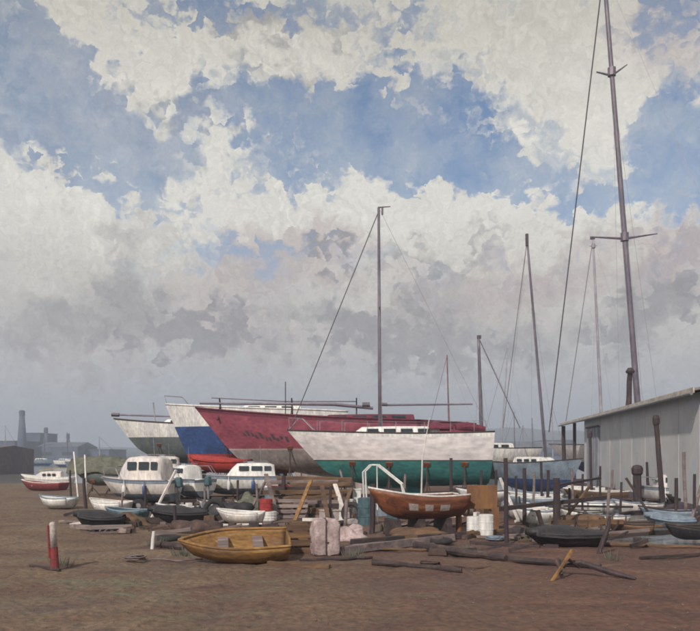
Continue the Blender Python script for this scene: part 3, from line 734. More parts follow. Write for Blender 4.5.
# timber heap behind
k = 0
rg = random.Random(3)
words = ['top','second','third','fourth','fifth','sixth','seventh','eighth','ninth','tenth','eleventh','lowest']
for j, (a, b, row0) in enumerate(((262,352,478),(255,345,482),(268,358,486),(250,348,490),(246,352,494),(252,340,498),(245,356,502),(250,350,505),(243,352,508),(256,346,511),(262,355,514),(248,350,517))):
    Yd = 27.5-j*.12
    z = max(.06, gz(row0,Yd)); p = Vector((gx(a+18+rg.uniform(-6,6),Yd),Yd+.3*rg.random(),z+rg.uniform(-.05,.08))); q = Vector((gx(b+rg.uniform(-10,6),Yd),Yd-.3*rg.random()+.4,z+rg.uniform(-.08,.1)))
    c = (p+q)/2
    o = MB().beam(p-c,q-c,.5,.15,7,.1,j).build('plank', ('brown','greywood','brown','darkwood','brown')[j%5], bevel=.01); o.location = c
    tag(o, f'weathered plank in the brown timber heap below the sloop bow, {words[j]} from the top' if j not in (0,11) else f'weathered plank at the very {words[j] if j==0 else "bottom"} of the brown timber heap below the sloop bow', 'plank', 'planks of the timber heap')
for j, (px, row, Yd, dx) in enumerate(((266,474,26.2,.5),(311,480,26.0,-.5),(335,484,26.0,.4),(351,488,25.6,-.35),(322,486,25.4,.25))):
    p = Vector((gx(px,Yd),Yd,gz(row,Yd))); q = Vector((p.x+dx,Yd-.9,0)); 
    o = MB().beam(q-q,p-q,.14,.05,4,.1,j).build('plank', ('greywood','ochre','cream','brown','brown')[j], bevel=.006); o.location = q
    tag(o, ['grey plank leaning on the left end of the timber heap','ochre plank leaning on the middle of the timber heap','cream plank leaning on the right of the timber heap','brown plank leaning on the right end of the timber heap','brown plank leaning just left of the cream plank'][j], 'plank', 'planks leaning on the timber heap')
# pieces of light stuff under the sloop
for j,(px,Yd,w,hh,mt,lab) in enumerate(((347,27.5,.5,.55,'cream','cream painted box standing under the sloop bow'),(357,28,.3,.9,'white','tall white box under the sloop, left of the teal drum'),(385,27,.9,.4,'bluegrey','blue grey box behind the orange boat bow'),(430,28,1.0,.55,'cream','long pale box behind the orange boat stern'),(330,25.5,.6,.3,'warmgrey','pale box in front of the timber heap'))):
    t = thing('box', lab, 'box', (gx(px,Yd),Yd,0), R(8*j-10), 'boxes under the sloop')
    MB().box((0,0,hh/2), (w,.5,hh)).build('body', mt, t, bevel=.01)
    MB().box((0,0,hh+.022), (w+.04,.54,.04)).build('lid', mt, t, bevel=.008)
# white tubular frame
Yd = 24.5
t = thing('tubular_frame', 'bent white tubular frame standing behind the orange boat bow', 'frame', (gx(388,Yd),Yd,0), R(-8))
mb = MB()
for y in (-.35,.35):
    P_ = [at(366,492,Yd),at(364,472,Yd),at(371,465,Yd),at(378,465,Yd),at(402,484,Yd),at(410,503,Yd)]
    P_ = [Vector((p.x-gx(388,Yd),y,p.z)) for p in P_]; P_[0].z = 0; P_[-1].z = 0
    mb.tube(P_, .028, 7)
mb.tube([(P_[2].x,-.35,P_[2].z),(P_[2].x,.35,P_[2].z)], .025, 6); mb.tube([(P_[4].x,-.35,P_[4].z),(P_[4].x,.35,P_[4].z)], .025, 6)
for p in (P_[3],): mb.tube([(p.x,-.35,p.z),(p.x+.02,-.35,0)], .02, 6)
mb.build('hoops', 'white', t)
# scrap iron bits, blocks between the motor boats and dinghy
for j in range(16):
    px = 80+rg.uniform(0,200); Yd = rg.uniform(20.5,26); s = rg.uniform(.12,.3)
    o = MB().box((0,0,s*.35), (s*1.6,s,s*.7), taper=.85).build('timber_offcut', rg.choice(['darkwood','greywood','iron','brown']), bevel=.015); o.location = (gx(px,Yd),Yd,0); o.rotation_euler.z = rg.uniform(0,3)
    tag(o, 'weathered timber offcut scattered on the ground before the motor boats', 'timber offcut', 'offcuts before the motor boats')
for j in range(12):
    px = 400+rg.uniform(0,240); Yd = rg.uniform(16.5,20.5); s = rg.uniform(.1,.22)
    o = MB().box((0,0,s*.3), (s*2,s,s*.6), taper=.85).build('timber_offcut', rg.choice(['darkwood','brown','iron']), bevel=.012); o.location = (gx(px,Yd),Yd,0); o.rotation_euler.z = rg.uniform(0,3)
    tag(o, 'dark timber offcut scattered on the mud around the black punt', 'timber offcut', 'offcuts around the black punt')

# ------------------------------------------------------------------ shed on the right
A = Vector((gx(566,57.5),57.5)); Bn = Vector((gx(703,27.0),27.0))
d = (Bn-A); Ls = d.length; ang = math.atan2(d.y, d.x)
t = thing('boat_shed', 'long pale boarded boat shed with shallow roof and open canopy end at the right edge', 'shed', (A.x, A.y, 0), ang)
# local x runs from the far end towards the camera, y>0 is the back
eave = 4.5; W = 3.4; cx0 = 7.6
def wallbox(x0,x1,y,z0,z1,name,mat,th=.12):
    return MB().box(((x0+x1)/2,y,(z0+z1)/2),(x1-x0,th,z1-z0)).build(name,mat,t)
# board-and-batten front wall
mb = MB().box(((cx0+Ls)/2,.06,eave/2-.1),(Ls-cx0,.12,eave+.2))
x = cx0+.3
while x < Ls: mb.box((x,-.006,eave/2-.1),(.03,.012,eave+.16)); x += 2.5
wf = mb.build('front_wall','shed',t)
mb = MB(); mb.box(((cx0+Ls)/2,W-.06,eave/2+.1),(Ls-cx0,.12,eave+.6)); mb.build('back_wall','shed',t)
for xx in (cx0+.06, Ls-.06): MB().box((xx,W/2,eave/2),(.12,W-.26,eave+.2)).build('end_wall','shed',t)
# roof slopes up to the back
def roofz(y): return eave+.02+(y+.35)*.16
mb = MB(); vs=[]
for xx in (-.3, Ls+.3):
    for y, dz in ((-.38,0),(-.38,.09),(W+.3,.09),(W+.3,0)): vs.append((xx,y,roofz(y)+dz))
mb.add(vs,[(0,1,2,3),(7,6,5,4),(0,4,5,1),(1,5,6,2),(2,6,7,3),(3,7,4,0)])
rf = mb.build('roof','roof',t)
MB().box((Ls/2,-.41,eave+.02),(Ls+.6,.05,.2)).build('fascia','fascia',rf)
MB().tube([(-.3,-.49,eave-.06),(Ls+.3,-.49,eave-.1)],.06,8).build('gutter','galv',rf)
dr = MB().box((cx0+3.2,-.05,1.95),(3.6,.08,3.9)).build('door','sheddoor',t,bevel=.01)
for k in range(5): MB().box((cx0+1.6+k*.8,-.1,1.95),(.06,.03,3.8)).build('door_batten','sheddoor',dr)
MB().box((cx0+3.2,-.12,3.95),(3.9,.06,.1)).build('door_track','iron',dr)
MB().box(((cx0+Ls)/2,-.03,.12),(Ls-cx0,.09,.5)).build('plinth','farbrown',t)
for xx in (.1, 3.8):
    MB().box((xx,W-.1,eave/2),(.2,.2,eave+.9)).build('canopy_post','post',t)
MB().box((3.8,.0,eave/2-.02),(.2,.2,eave+.02)).build('canopy_post','post',t)
# flue with cowl and stay on the roof
Fx = None
for k in range(400):
    s = Ls*k/400; w = A+d.normalized()*s
    q = w+Vector((-d.y,d.x)).normalized()*.6
    if gx(629,q.y) < q.x+.02: Fx = (s,.6); break
fx = Fx[0] if Fx else 20
ff = MB().tube([(fx,.6,roofz(.6)-.1),(fx+.12,.6,roofz(.6)+1.5),(fx+.28,.6,roofz(.6)+1.95)],[.15,.14,.13],10).build('flue','post',t)
MB().lathe([(.2,0),(.24,.1),(.12,.28)],(fx+.3,.6,roofz(.6)+1.9),10).build('cowl','post',ff)
MB().tube([(fx+.2,.6,roofz(.6)+1.7),(fx-.35,.5,roofz(.5)+.05)],.03,6).build('stay','palewire',ff)

# ------------------------------------------------------------------ distance
def building(label, px0, px1, top, Yd, dep, mat='far', rmat='farroof', pitched=False, name='warehouse'):
    w = (px1-px0)/F*Yd; zt = gz(top,Yd)
    t = thing(name, label, 'building', (gx((px0+px1)/2,Yd),Yd,-1), 0)
    MB().box((0,0,(zt+1)/2),(w,dep,zt+1)).build('wall',mat,t)
    if pitched:
        hh = w*.12; MB().add([(-w/2,-dep/2,zt+1),(w/2,-dep/2,zt+1),(w/2,dep/2,zt+1),(-w/2,dep/2,zt+1),(-w/2,0,zt+1+hh),(w/2,0,zt+1+hh)],[(0,1,5,4),(2,3,4,5),(3,0,4),(1,2,5),(3,2,1,0)]).build('roof',rmat,t)
    else: MB().box((0,0,zt+1.15),(w+.6,dep+.6,.3)).build('roof',rmat,t)
    n = max(2,int(w/9))
    for k in range(n): MB().box((-w/2+w*(k+.5)/n,-dep/2-.03,(zt+1)*.55),(w/n*.5,.05,(zt+1)*.22)).build('window','glass',t)
    return t
Yf = 330
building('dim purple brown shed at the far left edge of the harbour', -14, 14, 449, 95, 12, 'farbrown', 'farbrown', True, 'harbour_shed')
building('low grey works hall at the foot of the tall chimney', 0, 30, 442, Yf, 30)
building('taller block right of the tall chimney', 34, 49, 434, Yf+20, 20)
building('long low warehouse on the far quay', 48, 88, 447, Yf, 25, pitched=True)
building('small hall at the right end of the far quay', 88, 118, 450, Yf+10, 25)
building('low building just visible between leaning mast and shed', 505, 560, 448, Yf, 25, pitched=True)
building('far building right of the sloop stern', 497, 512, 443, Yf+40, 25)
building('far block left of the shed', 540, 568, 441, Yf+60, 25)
def stack(label, px, top, Yd, w, w2):
    t = thing('chimney', label, 'chimney', (gx(px,Yd),Yd,-1), 0)
    z = gz(top,Yd)+1; r = w/2/F*Yd; r2 = w2/2/F*Yd
    MB().lathe([(r*1.15,0),(r,z*.5),(r2,z-2)],n=14).build('shaft','far',t,smooth=True)
    MB().lathe([(r2*1.1,z-2),(r2*1.12,z),(r2*.6,z+.3)],n=14).build('rim','far',t)
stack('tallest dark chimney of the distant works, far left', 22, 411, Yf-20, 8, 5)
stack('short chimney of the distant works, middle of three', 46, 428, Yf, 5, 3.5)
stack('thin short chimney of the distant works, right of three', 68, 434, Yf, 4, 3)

# ------------------------------------------------------------------ setting: ground, water, hills
def smooth(a,b,x):
    t_ = min(1,max(0,(x-a)/(b-a))); return t_*t_*(3-2*t_)
def gh(x,y):
    n = .05*noise.noise(Vector((x*.5,y*.5,0)))+.02*noise.noise(Vector((x*2.2,y*2.2,5)))
    w = 1.4*noise.noise(Vector((x*.16,y*.16,9)))+.5*noise.noise(Vector((x*.7,y*.7,4)))
    for k_,(x0_,am) in enumerate(((-4.6,1.3),(-3.1,1.3),(1.2,-.9),(2.7,-.9))):
        xx_ = x0_+am*math.sin(y*.11+k_//2)+.0*y; n -= .045*math.exp(-((x-xx_)/.16)**2)*smooth(7,9,y)*(1-smooth(26,30,y))
    n += .035*noise.noise(Vector((x*5,y*5,2)))*(1 if y<30 else 0)
    # creek along the shed
    left = 5.6+w if y < 30 else 6.0+(y-30)*.06+w
    right = 9.43+.123*y-.9
    ck = smooth(left,left+1.2,x)*(1-smooth(right-.3,right+.5,x))*smooth(18.6+w*.8,20.6+w*.8,y)
    # harbour
    hb = smooth(58+w*1.5+.0*x,64+w*1.5,y) if x < 17 else smooth(70,76,y)
    keepr = smooth(right-.2,right+.6,x)*(1-smooth(70,75,y))
    dep = max(ck,hb*(1-keepr))
    h = n-.75*dep-1.0*smooth(66,110,y)
    if h > .0: h *= smooth(8,10,y) if y < 10 else 1
    return h
def axis(lo,hi,fine0,fine1,st):
    a=[]; v=fine0
    while v<=fine1: a.append(v); v+=st
    s=st; v=a[-1]
    while v<hi: s*=1.28; v+=s; a.append(min(v,hi))
    s=st; v=a[0]; b=[]
    while v>lo: s*=1.28; v-=s; b.append(max(v,lo))
    return b[::-1]+a
xs = axis(-1300,1300,-22,22,.3); ys = axis(-1290,1290,6,64,.3)
rows = [[Vector((x,y,gh(x,y))) for x in xs] for y in ys]
g = MB().grid([r for r in rows])
# ground material
m = bpy.data.materials.new('trodden_mud_and_sand'); m.use_nodes = True
nt = m.node_tree; nt.nodes.clear(); LK = nt.links.new
out = _n(nt,'ShaderNodeOutputMaterial'); b = _n(nt,'ShaderNodeBsdfPrincipled'); LK(b.outputs[0],out.inputs[0])
tc = _n(nt,'ShaderNodeTexCoord')
def nz(scale,det=5,dist=.6,stretch=(1,1,1),rotz=0):
    mp = _n(nt,'ShaderNodeMapping'); mp.inputs['Scale'].default_value = stretch; mp.inputs['Rotation'].default_value=(0,0,rotz)
    n = _n(nt,'ShaderNodeTexNoise'); n.inputs['Scale'].default_value = scale; n.inputs['Detail'].default_value = det; n.inputs['Distortion'].default_value = dist
    LK(tc.outputs['Object'],mp.inputs[0]); LK(mp.outputs[0],n.inputs['Vector']); return n
def ramp(src,stops):
    r = _n(nt,'ShaderNodeValToRGB'); e = r.color_ramp.elements
    e[0].position,e[0].color = stops[0][0],(*stops[0][1],1); e[1].position,e[1].color = stops[-1][0],(*stops[-1][1],1)
    for p,c in stops[1:-1]: x=e.new(p); x.color=(*c,1)
    LK(src,r.inputs[0]); return r
def mixc(f,a,b_,mode='MIX'):
    x = _n(nt,'ShaderNodeMix',data_type='RGBA',blend_type=mode)
    if isinstance(f,(int,float)): x.inputs[0].default_value=f
    else: LK(f,x.inputs[0])
    LK(a,x.inputs[6]); LK(b_,x.inputs[7]); return x.outputs[2]
a1 = ramp(nz(.35,4,1.0,(.6,1,1)).outputs[0],[(.3,(0.151,0.088,0.057)),(.45,(0.217,0.140,0.086)),(.56,(0.263,0.183,0.120)),(.7,(0.157,0.101,0.082))])
a2 = ramp(nz(.8,3,1.5,(.5,1,1),.5).outputs[0],[(.35,(0.132,0.065,0.054)),(.5,(0.204,0.124,0.084)),(.66,(0.204,0.183,0.120))])
f1 = ramp(nz(.5,3,.5).outputs[0],[(.42,(0,0,0)),(.58,(1,1,1))])
c = mixc(f1.outputs[0],a1.outputs[0],a2.outputs[0])
# a broad red-brown drift of mud to the right and near
sep = _n(nt,'ShaderNodeSeparateXYZ'); LK(tc.outputs['Object'],sep.inputs[0])
mr = _n(nt,'ShaderNodeMapRange'); mr.inputs[1].default_value=-3; mr.inputs[2].default_value=4; LK(sep.outputs[0],mr.inputs[0])
rm = ramp(nz(.9,4,1.2,(.6,1,1)).outputs[0],[(.35,(0.121,0.054,0.043)),(.55,(0.176,0.079,0.056)),(.7,(0.212,0.114,0.076))])
ml = _n(nt,'ShaderNodeMath',operation='MULTIPLY'); LK(mr.outputs[0],ml.inputs[0]); ml.inputs[1].default_value=.88
c = mixc(ml.outputs[0],c,rm.outputs[0])
fn = nz(9,4,.3)
fr = ramp(fn.outputs[0],[(.3,(.36,.35,.35)),(.7,(.80,.77,.76))])
c = mixc(1.0,c,fr.outputs[0],'MULTIPLY')
# wet, darker mud at the creek level
mz = _n(nt,'ShaderNodeMapRange'); mz.inputs[1].default_value=-.16; mz.inputs[2].default_value=.0; mz.inputs[3].default_value=1; mz.inputs[4].default_value=0; LK(sep.outputs[2],mz.inputs[0])
wet = _n(nt,'ShaderNodeRGB'); wet.outputs[0].default_value=(.06,.04,.036,1)
c = mixc(mz.outputs[0],c,wet.outputs[0])
LK(c,b.inputs['Base Color'])
rr = _n(nt,'ShaderNodeMapRange'); rr.inputs[3].default_value=.92; rr.inputs[4].default_value=.35; LK(mz.outputs[0],rr.inputs[0]); LK(rr.outputs[0],b.inputs['Roughness'])
bp = _n(nt,'ShaderNodeBump'); bp.inputs['Strength'].default_value=.8; bp.inputs['Distance'].default_value=.1
n9 = nz(5,7,.5); LK(n9.outputs[0],bp.inputs['Height']); LK(bp.outputs[0],b.inputs['Normal'])
go = g.build('ground',m,None,smooth=True); go['kind']='structure'
# water
m = bpy.data.materials.new('harbour_water'); m.use_nodes=True
nt = m.node_tree; b = nt.nodes['Principled BSDF']; LK = nt.links.new
b.inputs['Base Color'].default_value=(.17,.165,.16,1); b.inputs['Roughness'].default_value=.1; b.inputs['IOR'].default_value=1.33; b.inputs['Specular IOR Level'].default_value=.8
tc=_n(nt,'ShaderNodeTexCoord'); mp=_n(nt,'ShaderNodeMapping'); mp.inputs['Scale'].default_value=(1,1.8,1); n=_n(nt,'ShaderNodeTexNoise'); n.inputs['Scale'].default_value=1.6; n.inputs['Detail'].default_value=4
LK(tc.outputs['Object'],mp.inputs[0]); LK(mp.outputs[0],n.inputs['Vector'])
bp=_n(nt,'ShaderNodeBump'); bp.inputs['Strength'].default_value=.25; bp.inputs['Distance'].default_value=.05; LK(n.outputs[0],bp.inputs['Height']); LK(bp.outputs[0],b.inputs['Normal'])
o = MB().add([(-1295,-1285,-.17),(1295,-1285,-.17),(1295,1285,-.17),(-1295,1285,-.17)],[(0,1,2,3)]).build('water',m); o['kind']='structure'
# far quay land and hills
rows=[]
for j in range(26):
    y = 318+j*35
    r=[]
    for i in range(120):
        x=-1280+i*2560/119
        e = smooth(0,3,j)*1.2+ (smooth(8,22,j)*(30+26*noise.noise(Vector((x*.004,y*.004,3)))+8*noise.noise(Vector((x*.02,y*.02,3)))))*(.35+.65*smooth(-250,150,x)*(1-.4*smooth(300,700,x)))
        r.append(Vector((x,y,-.4+e-1.5*(j==0))))
    rows.append(r)
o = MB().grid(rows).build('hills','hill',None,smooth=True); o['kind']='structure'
# gravel
rg = random.Random(11); mb = MB()
for i in range(2600):
    y = 9+38*rg.random()**1.5; x = rg.uniform(-.55,.55)*y; z = gh(x,y)
    if z < -.05: continue
    s = rg.uniform(.006,.02)
    q = rg.uniform(0,6.28); ca,sa = math.cos(q),math.sin(q); e=rg.uniform(.6,1)
    P_ = [(s,0),(0,s*e),(-s,0),(0,-s*e)]
    vs=[(x+ca*a_-sa*b_,y+sa*a_+ca*b_,z-.003) for a_,b_ in P_]+[(x+ca*a_*.55-sa*b_*.5,y+sa*a_*.5+ca*b_*.6,z+s*.6) for a_,b_ in P_]
    mb.add(vs,[(4,5,6,7),(0,1,5,4),(1,2,6,5),(2,3,7,6),(3,0,4,7)])
o = mb.build('gravel','stone'); o['kind']='stuff'; tag(o,'small stones strewn over the brown yard ground','gravel')


# ------------------------------------------------------------------ more yard clutter
def tyre(label, px, Yd, r, stand=False, rz=0):
    t = MB(); n=18; m=8; vs=[]
    for i in range(n):
        a=2*math.pi*i/n
        for j in range(m):
            b_=2*math.pi*j/m; rr=r+.28*r*math.cos(b_); vs.append((rr*math.cos(a),rr*math.sin(a),.28*r*math.sin(b_)+.28*r))
    t.add(vs,[(i*m+j,((i+1)%n)*m+j,((i+1)%n)*m+(j+1)%m,i*m+(j+1)%m) for i in range(n) for j in range(m)])
    o = t.build('tyre','rubber',None,smooth=True); o.location=(gx(px,Yd),Yd,0)
    if stand: o.rotation_euler=(R(78),0,rz); o.location.z=r*1.2
    return tag(o,label,'tyre','old tyres in the yard')
tyre('old tyre lying flat left of the ochre dinghy', 168, 19.2, .26)
tyre('old tyre leaning upright before the long white motor boat', 214, 24.8, .3, True, .3)
tyre('old tyre lying flat between the keel timber and plywood board', 440, 18.6, .25)
tyre('old tyre lying beside the leftmost motor boat', 96, 25.5, .28)
tyre('old tyre leaning upright at the teal drum', 352, 24.2, .28, True, -.4)
def heap(label, px, Yd, sx, sy, sz, mat, seed):
    o = MB().blob((0,0,0),(sx,sy,sz),seed,.55,26,14,-.05).build('covered_heap',mat,None,smooth=True); o.location=(gx(px,Yd),Yd,0)
    return tag(o,label,'heap','covered heaps in the yard')
heap('low black tarpaulin heap in front of the long white motor boat', 228, 25.6, 1.0, .6, .55, 'blacktarp', 2)
heap('grey green tarpaulin heap left of the timber heap', 250, 27.2, .6, .5, .75, 'tarp', 5)
heap('dark net heap behind the ochre dinghy', 196, 21.5, .7, .45, .38, 'iron', 8)
heap('brown net heap below the leftmost motor boat', 128, 23.6, .8, .45, .32, 'brown', 12)
heap('dusty pink heap of canvas right of the pink bale', 348, 19.5, .5, .35, .34, 'pink', 15)
heap('brown net heap in front of the chocks of the orange boat', 418, 19.9, .75, .35, .26, 'brown', 21)
heap('dark heap of rope at the foot of the tall post right of the board', 518, 20.0, .5, .35, .3, 'post', 25)
heap('white crumpled sailcloth on the bank behind the jetty rail', 531, 26.5, .7, .45, .45, 'white', 31)
heap('pale sailcloth heap between the orange boat and the sloop', 440, 27.0, .8, .5, .5, 'cream', 34)
heap('brown heap on the mud behind the stout jetty post', 578, 24.2, .8, .4, .3, 'brown', 37)
def pallet(label, px, Yd, rz, z=0, tilt=0):
    t = thing('pallet', label, 'pallet', (gx(px,Yd),Yd,z), rz, 'pallets'); t.rotation_euler.x = tilt
    for k in range(6): MB().box((0,-.5+k*.2,.13),(1.1,.13,.025)).build('board','greywood',t,bevel=.004)
    for x in (-.5,0,.5): MB().box((x,0,.06),(.09,1.1,.11)).build('bearer','darkwood',t)
    return t
pallet('weathered pallet lying on the ground before the leftmost motor boat', 112, 21.6, .3)
pallet('weathered pallet tilted against the left of the timber heap', 292, 26.0, .1, .1, R(62))
pallet('weathered pallet lying behind the pink bale', 333, 20.8, -.2)
def trestle(label, px, Yd, w, hh, rz=0):
    t = thing('trestle', label, 'trestle', (gx(px,Yd),Yd,0), rz, 'small trestles')
    MB().box((0,0,hh),(w,.1,.1)).build('crossbar','darkwood',t)
    for x in (-w*.42,w*.42):
        for y in (-.28,.28): MB().beam((x,y,0),(x,y*.1,hh-.05),.06).build('leg','darkwood',t)
    return t
trestle('dark trestle under the sloop bow behind the timber heap', 342, 28.6, .9, 1.0, .2)
trestle('dark trestle between the sloop keel and the orange boat', 395, 28.2, .9, .9, -.2)
trestle('dark trestle left of the long white motor boat', 186, 26.2, .7, .6, .5)
# rotten boat skeleton on the mud
Yd = 20.4
t = thing('boat_wreck', 'brown ribbed skeleton of a rotten boat on the mud between punt and pool', 'wreck', (gx(585,Yd),Yd,0), R(14))
MB().beam((-1.15,0,.06),(1.25,0,.08),.14,.12,6,.1,3).build('keel','brown',t)
for k in range(7):
    x = -.9+.32*k; wv = .55*(1-((k-3)/4.6)**2); tp = .55-.05*(k%3)
    for s_ in (-1,1):
        if (k*2+s_)%5==0: continue
        MB().tube([(x,0,.1),(x,s_*wv*.6,.14),(x+.02,s_*wv*.95,.3),(x+.03,s_*wv,tp)],[.035,.035,.03,.022],6,.15,k).build('rib',('brown','darkwood')[k%2],t)
MB().beam((-1.0,-.33,.42),(.9,-.42,.40),.035,.12,6,.15,8).build('plank','brown',t)
MB().beam((-1.2,0,.05),(-1.42,0,.72),.09,.1,3,.1,4).build('stem','darkwood',t)
for j,(a,b_,Y1,Y2,rr,mt,lb) in enumerate((
  (60,118,24.5,23.0,.05,'greywood','grey spar lying by the leaning post at the left'),
  (196,262,22.8,23.4,.05,'cream','pale spar lying before the black tarpaulin heap'),
  (205,275,19.6,20.3,.05,'darkwood','slim dark spar just behind the ochre dinghy'),
  (345,430,17.4,17.2,.035,'brown','thin brown plank between the two long baulks'),
  (470,540,18.6,17.6,.05,'darkwood','dark plank crossing below the tall post right of the board'),
  (515,575,24.5,25.5,.05,'cream','pale plank on the bank behind the stout jetty post'),
  (610,660,23.6,24.6,.05,'darkwood','slim dark timber floating left of the pool edge'),
  (600,700,18.2,17.6,.05,'brown','brown plank on the near bank of the pool'),
  (640,700,15.8,16.4,.04,'darkwood','thin dark plank at the right edge of the mud'),
  (300,372,15.4,15.9,.04,'darkwood','thin dark plank in front of the pink bale'),
  (395,470,22.8,23.2,.06,'greywood','grey plank on the ground behind the orange boat chocks'))):
    log(lb,a,Y1,b_,Y2,rr,mt,40+j,j%2==0)
for j in range(26):
    px = rg.choice([rg.uniform(75,260),rg.uniform(330,520)]); Yd = rg.uniform(22.5,30); hh = rg.uniform(.15,.6)
    o = MB().box((0,0,hh/2),(rg.uniform(.12,.5),rg.uniform(.12,.4),hh),taper=.9).build('fish_box',rg.choice(['darkwood','bluegrey','cream','brown','teal','greywood','iron','white']),bevel=.012); o.location=(gx(px,Yd),Yd,0); o.rotation_euler.z=rg.uniform(0,3)
    tag(o,'small box or block of yard gear standing between the laid up boats','box','gear between the boats')


# more piles and pale hulls along the creek
for j,(px,top,Yd,w_,pt) in enumerate(((533,472,27,.09,534),(542,462,36,.12,541),(516,476,33,.1,516),(573,468,36,.12,572),(582,474,29,.09,583),(601,466,34,.1,600),(612,470,40,.14,612),(620,482,27,.09,621),(648,462,33,.12,647),(686,452,27,.12,684),(694,474,25,.1,695),(497,470,24,.08,496),(607,488,24.5,.1,609),(570,488,25,.09,569))):
    where = ['between the thin and stout jetty posts','left of the leaning mast foot','behind the tall post by the board','just right of the stout jetty post','low in the creek beyond the rail','in front of the slender knobbed post','against the shed door','at the left of the black headed pile, short','right of the black headed pile','at the right edge against the shed wall','nearest the right edge, short','touching the right side of the plywood board','in the creek mouth, stubby','right of the stout jetty post, low'][j]
    post('weathered grey brown post standing '+where, px, top, Yd, w_, pt, mat='greywood' if j%3==0 else 'post', seed=30+j, name='stake_post')
t_, h_ = motor_boat('pale blue white cabin boat beside the shed at the right edge', 640, 704, 508, 468, R(-12), 'white', 'bluegrey', 'cream', (.35,.85), .7, .6, .1, 1.7)
dinghy('white skiff beyond the jetty rail in front of the blue grey yacht', 505, 560, 488, .5, R(8), 'white', 'bluegrey', Yd=37, z=-.2, name='dinghy', B=1.5)
dinghy('white skiff moored before the shed canopy', 556, 606, 486, .5, R(-10), 'white', 'white', Yd=44, z=-.22, name='dinghy', B=1.6)
dinghy('pale skiff with blue inside nosing out from behind the black headed pile', 612, 660, 494, .45, R(20), 'cream', 'bluegrey', Yd=30, z=-.22, name='dinghy', B=1.2)
dinghy('white pram lying on the bank beside the white sailcloth', 505, 545, 515, .36, R(-22), 'white', 'cream', Yd=25.5, z=0, name='dinghy', B=1.0)
# more on the left
dinghy('white skiff lying on open sand left of the two pale props', 38, 74, 503, .4, R(-12), 'white', 'bluegrey', Yd=31, z=0, name='dinghy', B=1.2)
dinghy('dark upturned skiff cover in front of the small white motor boat', 150, 206, 522, .34, R(8), 'blacktarp', 'blacktarp', Yd=24.3, z=0, name='dinghy', tarpmat='blacktarp')
dinghy('pale grey pram dinghy in front of the rightmost motor boat', 216, 262, 520, .34, R(-12), 'cream', 'white', Yd=24.0, z=0, name='dinghy', B=.95)
dinghy('red rimmed white dinghy under the bow of the crimson yacht', 255, 300, 490, .5, R(6), 'white', 'redlead', Yd=33, z=.3, name='dinghy')
for j in range(34):
    px = rg.uniform(70,345); Yd = rg.uniform(20.2,27); a_ = rg.uniform(-.5,.5); ln = rg.uniform(.4,1.3); r_ = rg.uniform(.02,.05)
    o = MB().beam((-ln/2*math.cos(a_),-ln/2*math.sin(a_),r_+.02),(ln/2*math.cos(a_),ln/2*math.sin(a_),r_+rg.uniform(0,.22)),r_*2,r_*2,3,.12,j).build('wood_scrap',rg.choice(['darkwood','greywood','brown','iron','cream','post'])); o.location=(gx(px,Yd),Yd,0)
    tag(o,'short length of scrap wood lying in the litter left of centre','scrap wood','scrap wood left of centre')
for j in range(30):
    px = rg.uniform(345,640); Yd = rg.uniform(16.2,23); a_ = rg.uniform(-.6,.5); ln = rg.uniform(.4,1.4); r_ = rg.uniform(.02,.045)
    o = MB().beam((-ln/2*math.cos(a_),-ln/2*math.sin(a_),r_+.02),(ln/2*math.cos(a_),ln/2*math.sin(a_),r_+rg.uniform(0,.2)),r_*2,r_*2,3,.12,j).build('wood_scrap',rg.choice(['darkwood','greywood','brown','post'])); o.location=(gx(px,Yd),Yd,max(0,gh(gx(px,Yd),Yd)))
    tag(o,'short length of scrap wood lying in the litter right of centre','scrap wood','scrap wood right of centre')


def rope(label, px, Yd, mat, r=.3, seed=0):
    rg2=random.Random(seed); pts=[]
    for i in range(90):
        a=i*.35; rr=r*(.45+.55*abs(math.sin(i*.07+seed)))+rg2.uniform(-.02,.02)
        pts.append((rr*math.cos(a),rr*.8*math.sin(a),.02+.0011*i+rg2.uniform(0,.015)))
    for i in range(14): pts.append((r+.09*i,.12*math.sin(i*.6),.02))
    o=MB().tube(pts,.016,5).build('rope_coil',mat,None,smooth=True); o.location=(gx(px,Yd),Yd,0)
    return tag(o,label,'rope','coils of rope')
rope('coil of worn rope on the sand between marker post and ochre dinghy',135,15.6,'greywood',.22,1)
rope('coil of dark rope in front of the dark keel timber',430,14.6,'iron',.2,2)
rope('coil of blue grey rope at the foot of the plywood board',495,19.2,'bluegrey',.22,3)
def weed(label, px, Yd, seed):
    rg2=random.Random(seed); mb=MB()
    for i in range(60):
        a=rg2.uniform(0,6.28); d0=rg2.uniform(0,.22); l=rg2.uniform(.06,.24); bx_,by_=d0*math.cos(a),d0*math.sin(a); w_=.008
        mb.add([(bx_-w_,by_,0),(bx_+w_,by_,0),(bx_+l*.4*math.cos(a)+w_*.3,by_+l*.4*math.sin(a),l),(bx_+l*.4*math.cos(a)-w_*.3,by_+l*.4*math.sin(a),l*.98)],[(0,1,2,3)])
    o=mb.build('weed_tuft','tarp',None); o.location=(gx(px,Yd),Yd,-.01)
    return tag(o,label,'weed','weed tufts')
for j,(px,Yd,lb) in enumerate(((182,16.4,'weed tuft at the pointed end of the ochre dinghy'),(354,16.0,'weed tuft at the left end of the grey baulk'),(62,14.9,'weed tuft at the foot of the marker post'),(470,16.8,'weed tuft against the dark keel timber'),(530,18.9,'weed tuft beside the black punt bow'),(155,18.2,'weed tuft behind the small white stake'),(385,21.8,'weed tuft at the chocks of the orange boat'),(612,15.6,'weed tuft right of the upright boat rib'))): weed(lb,px,Yd,j)


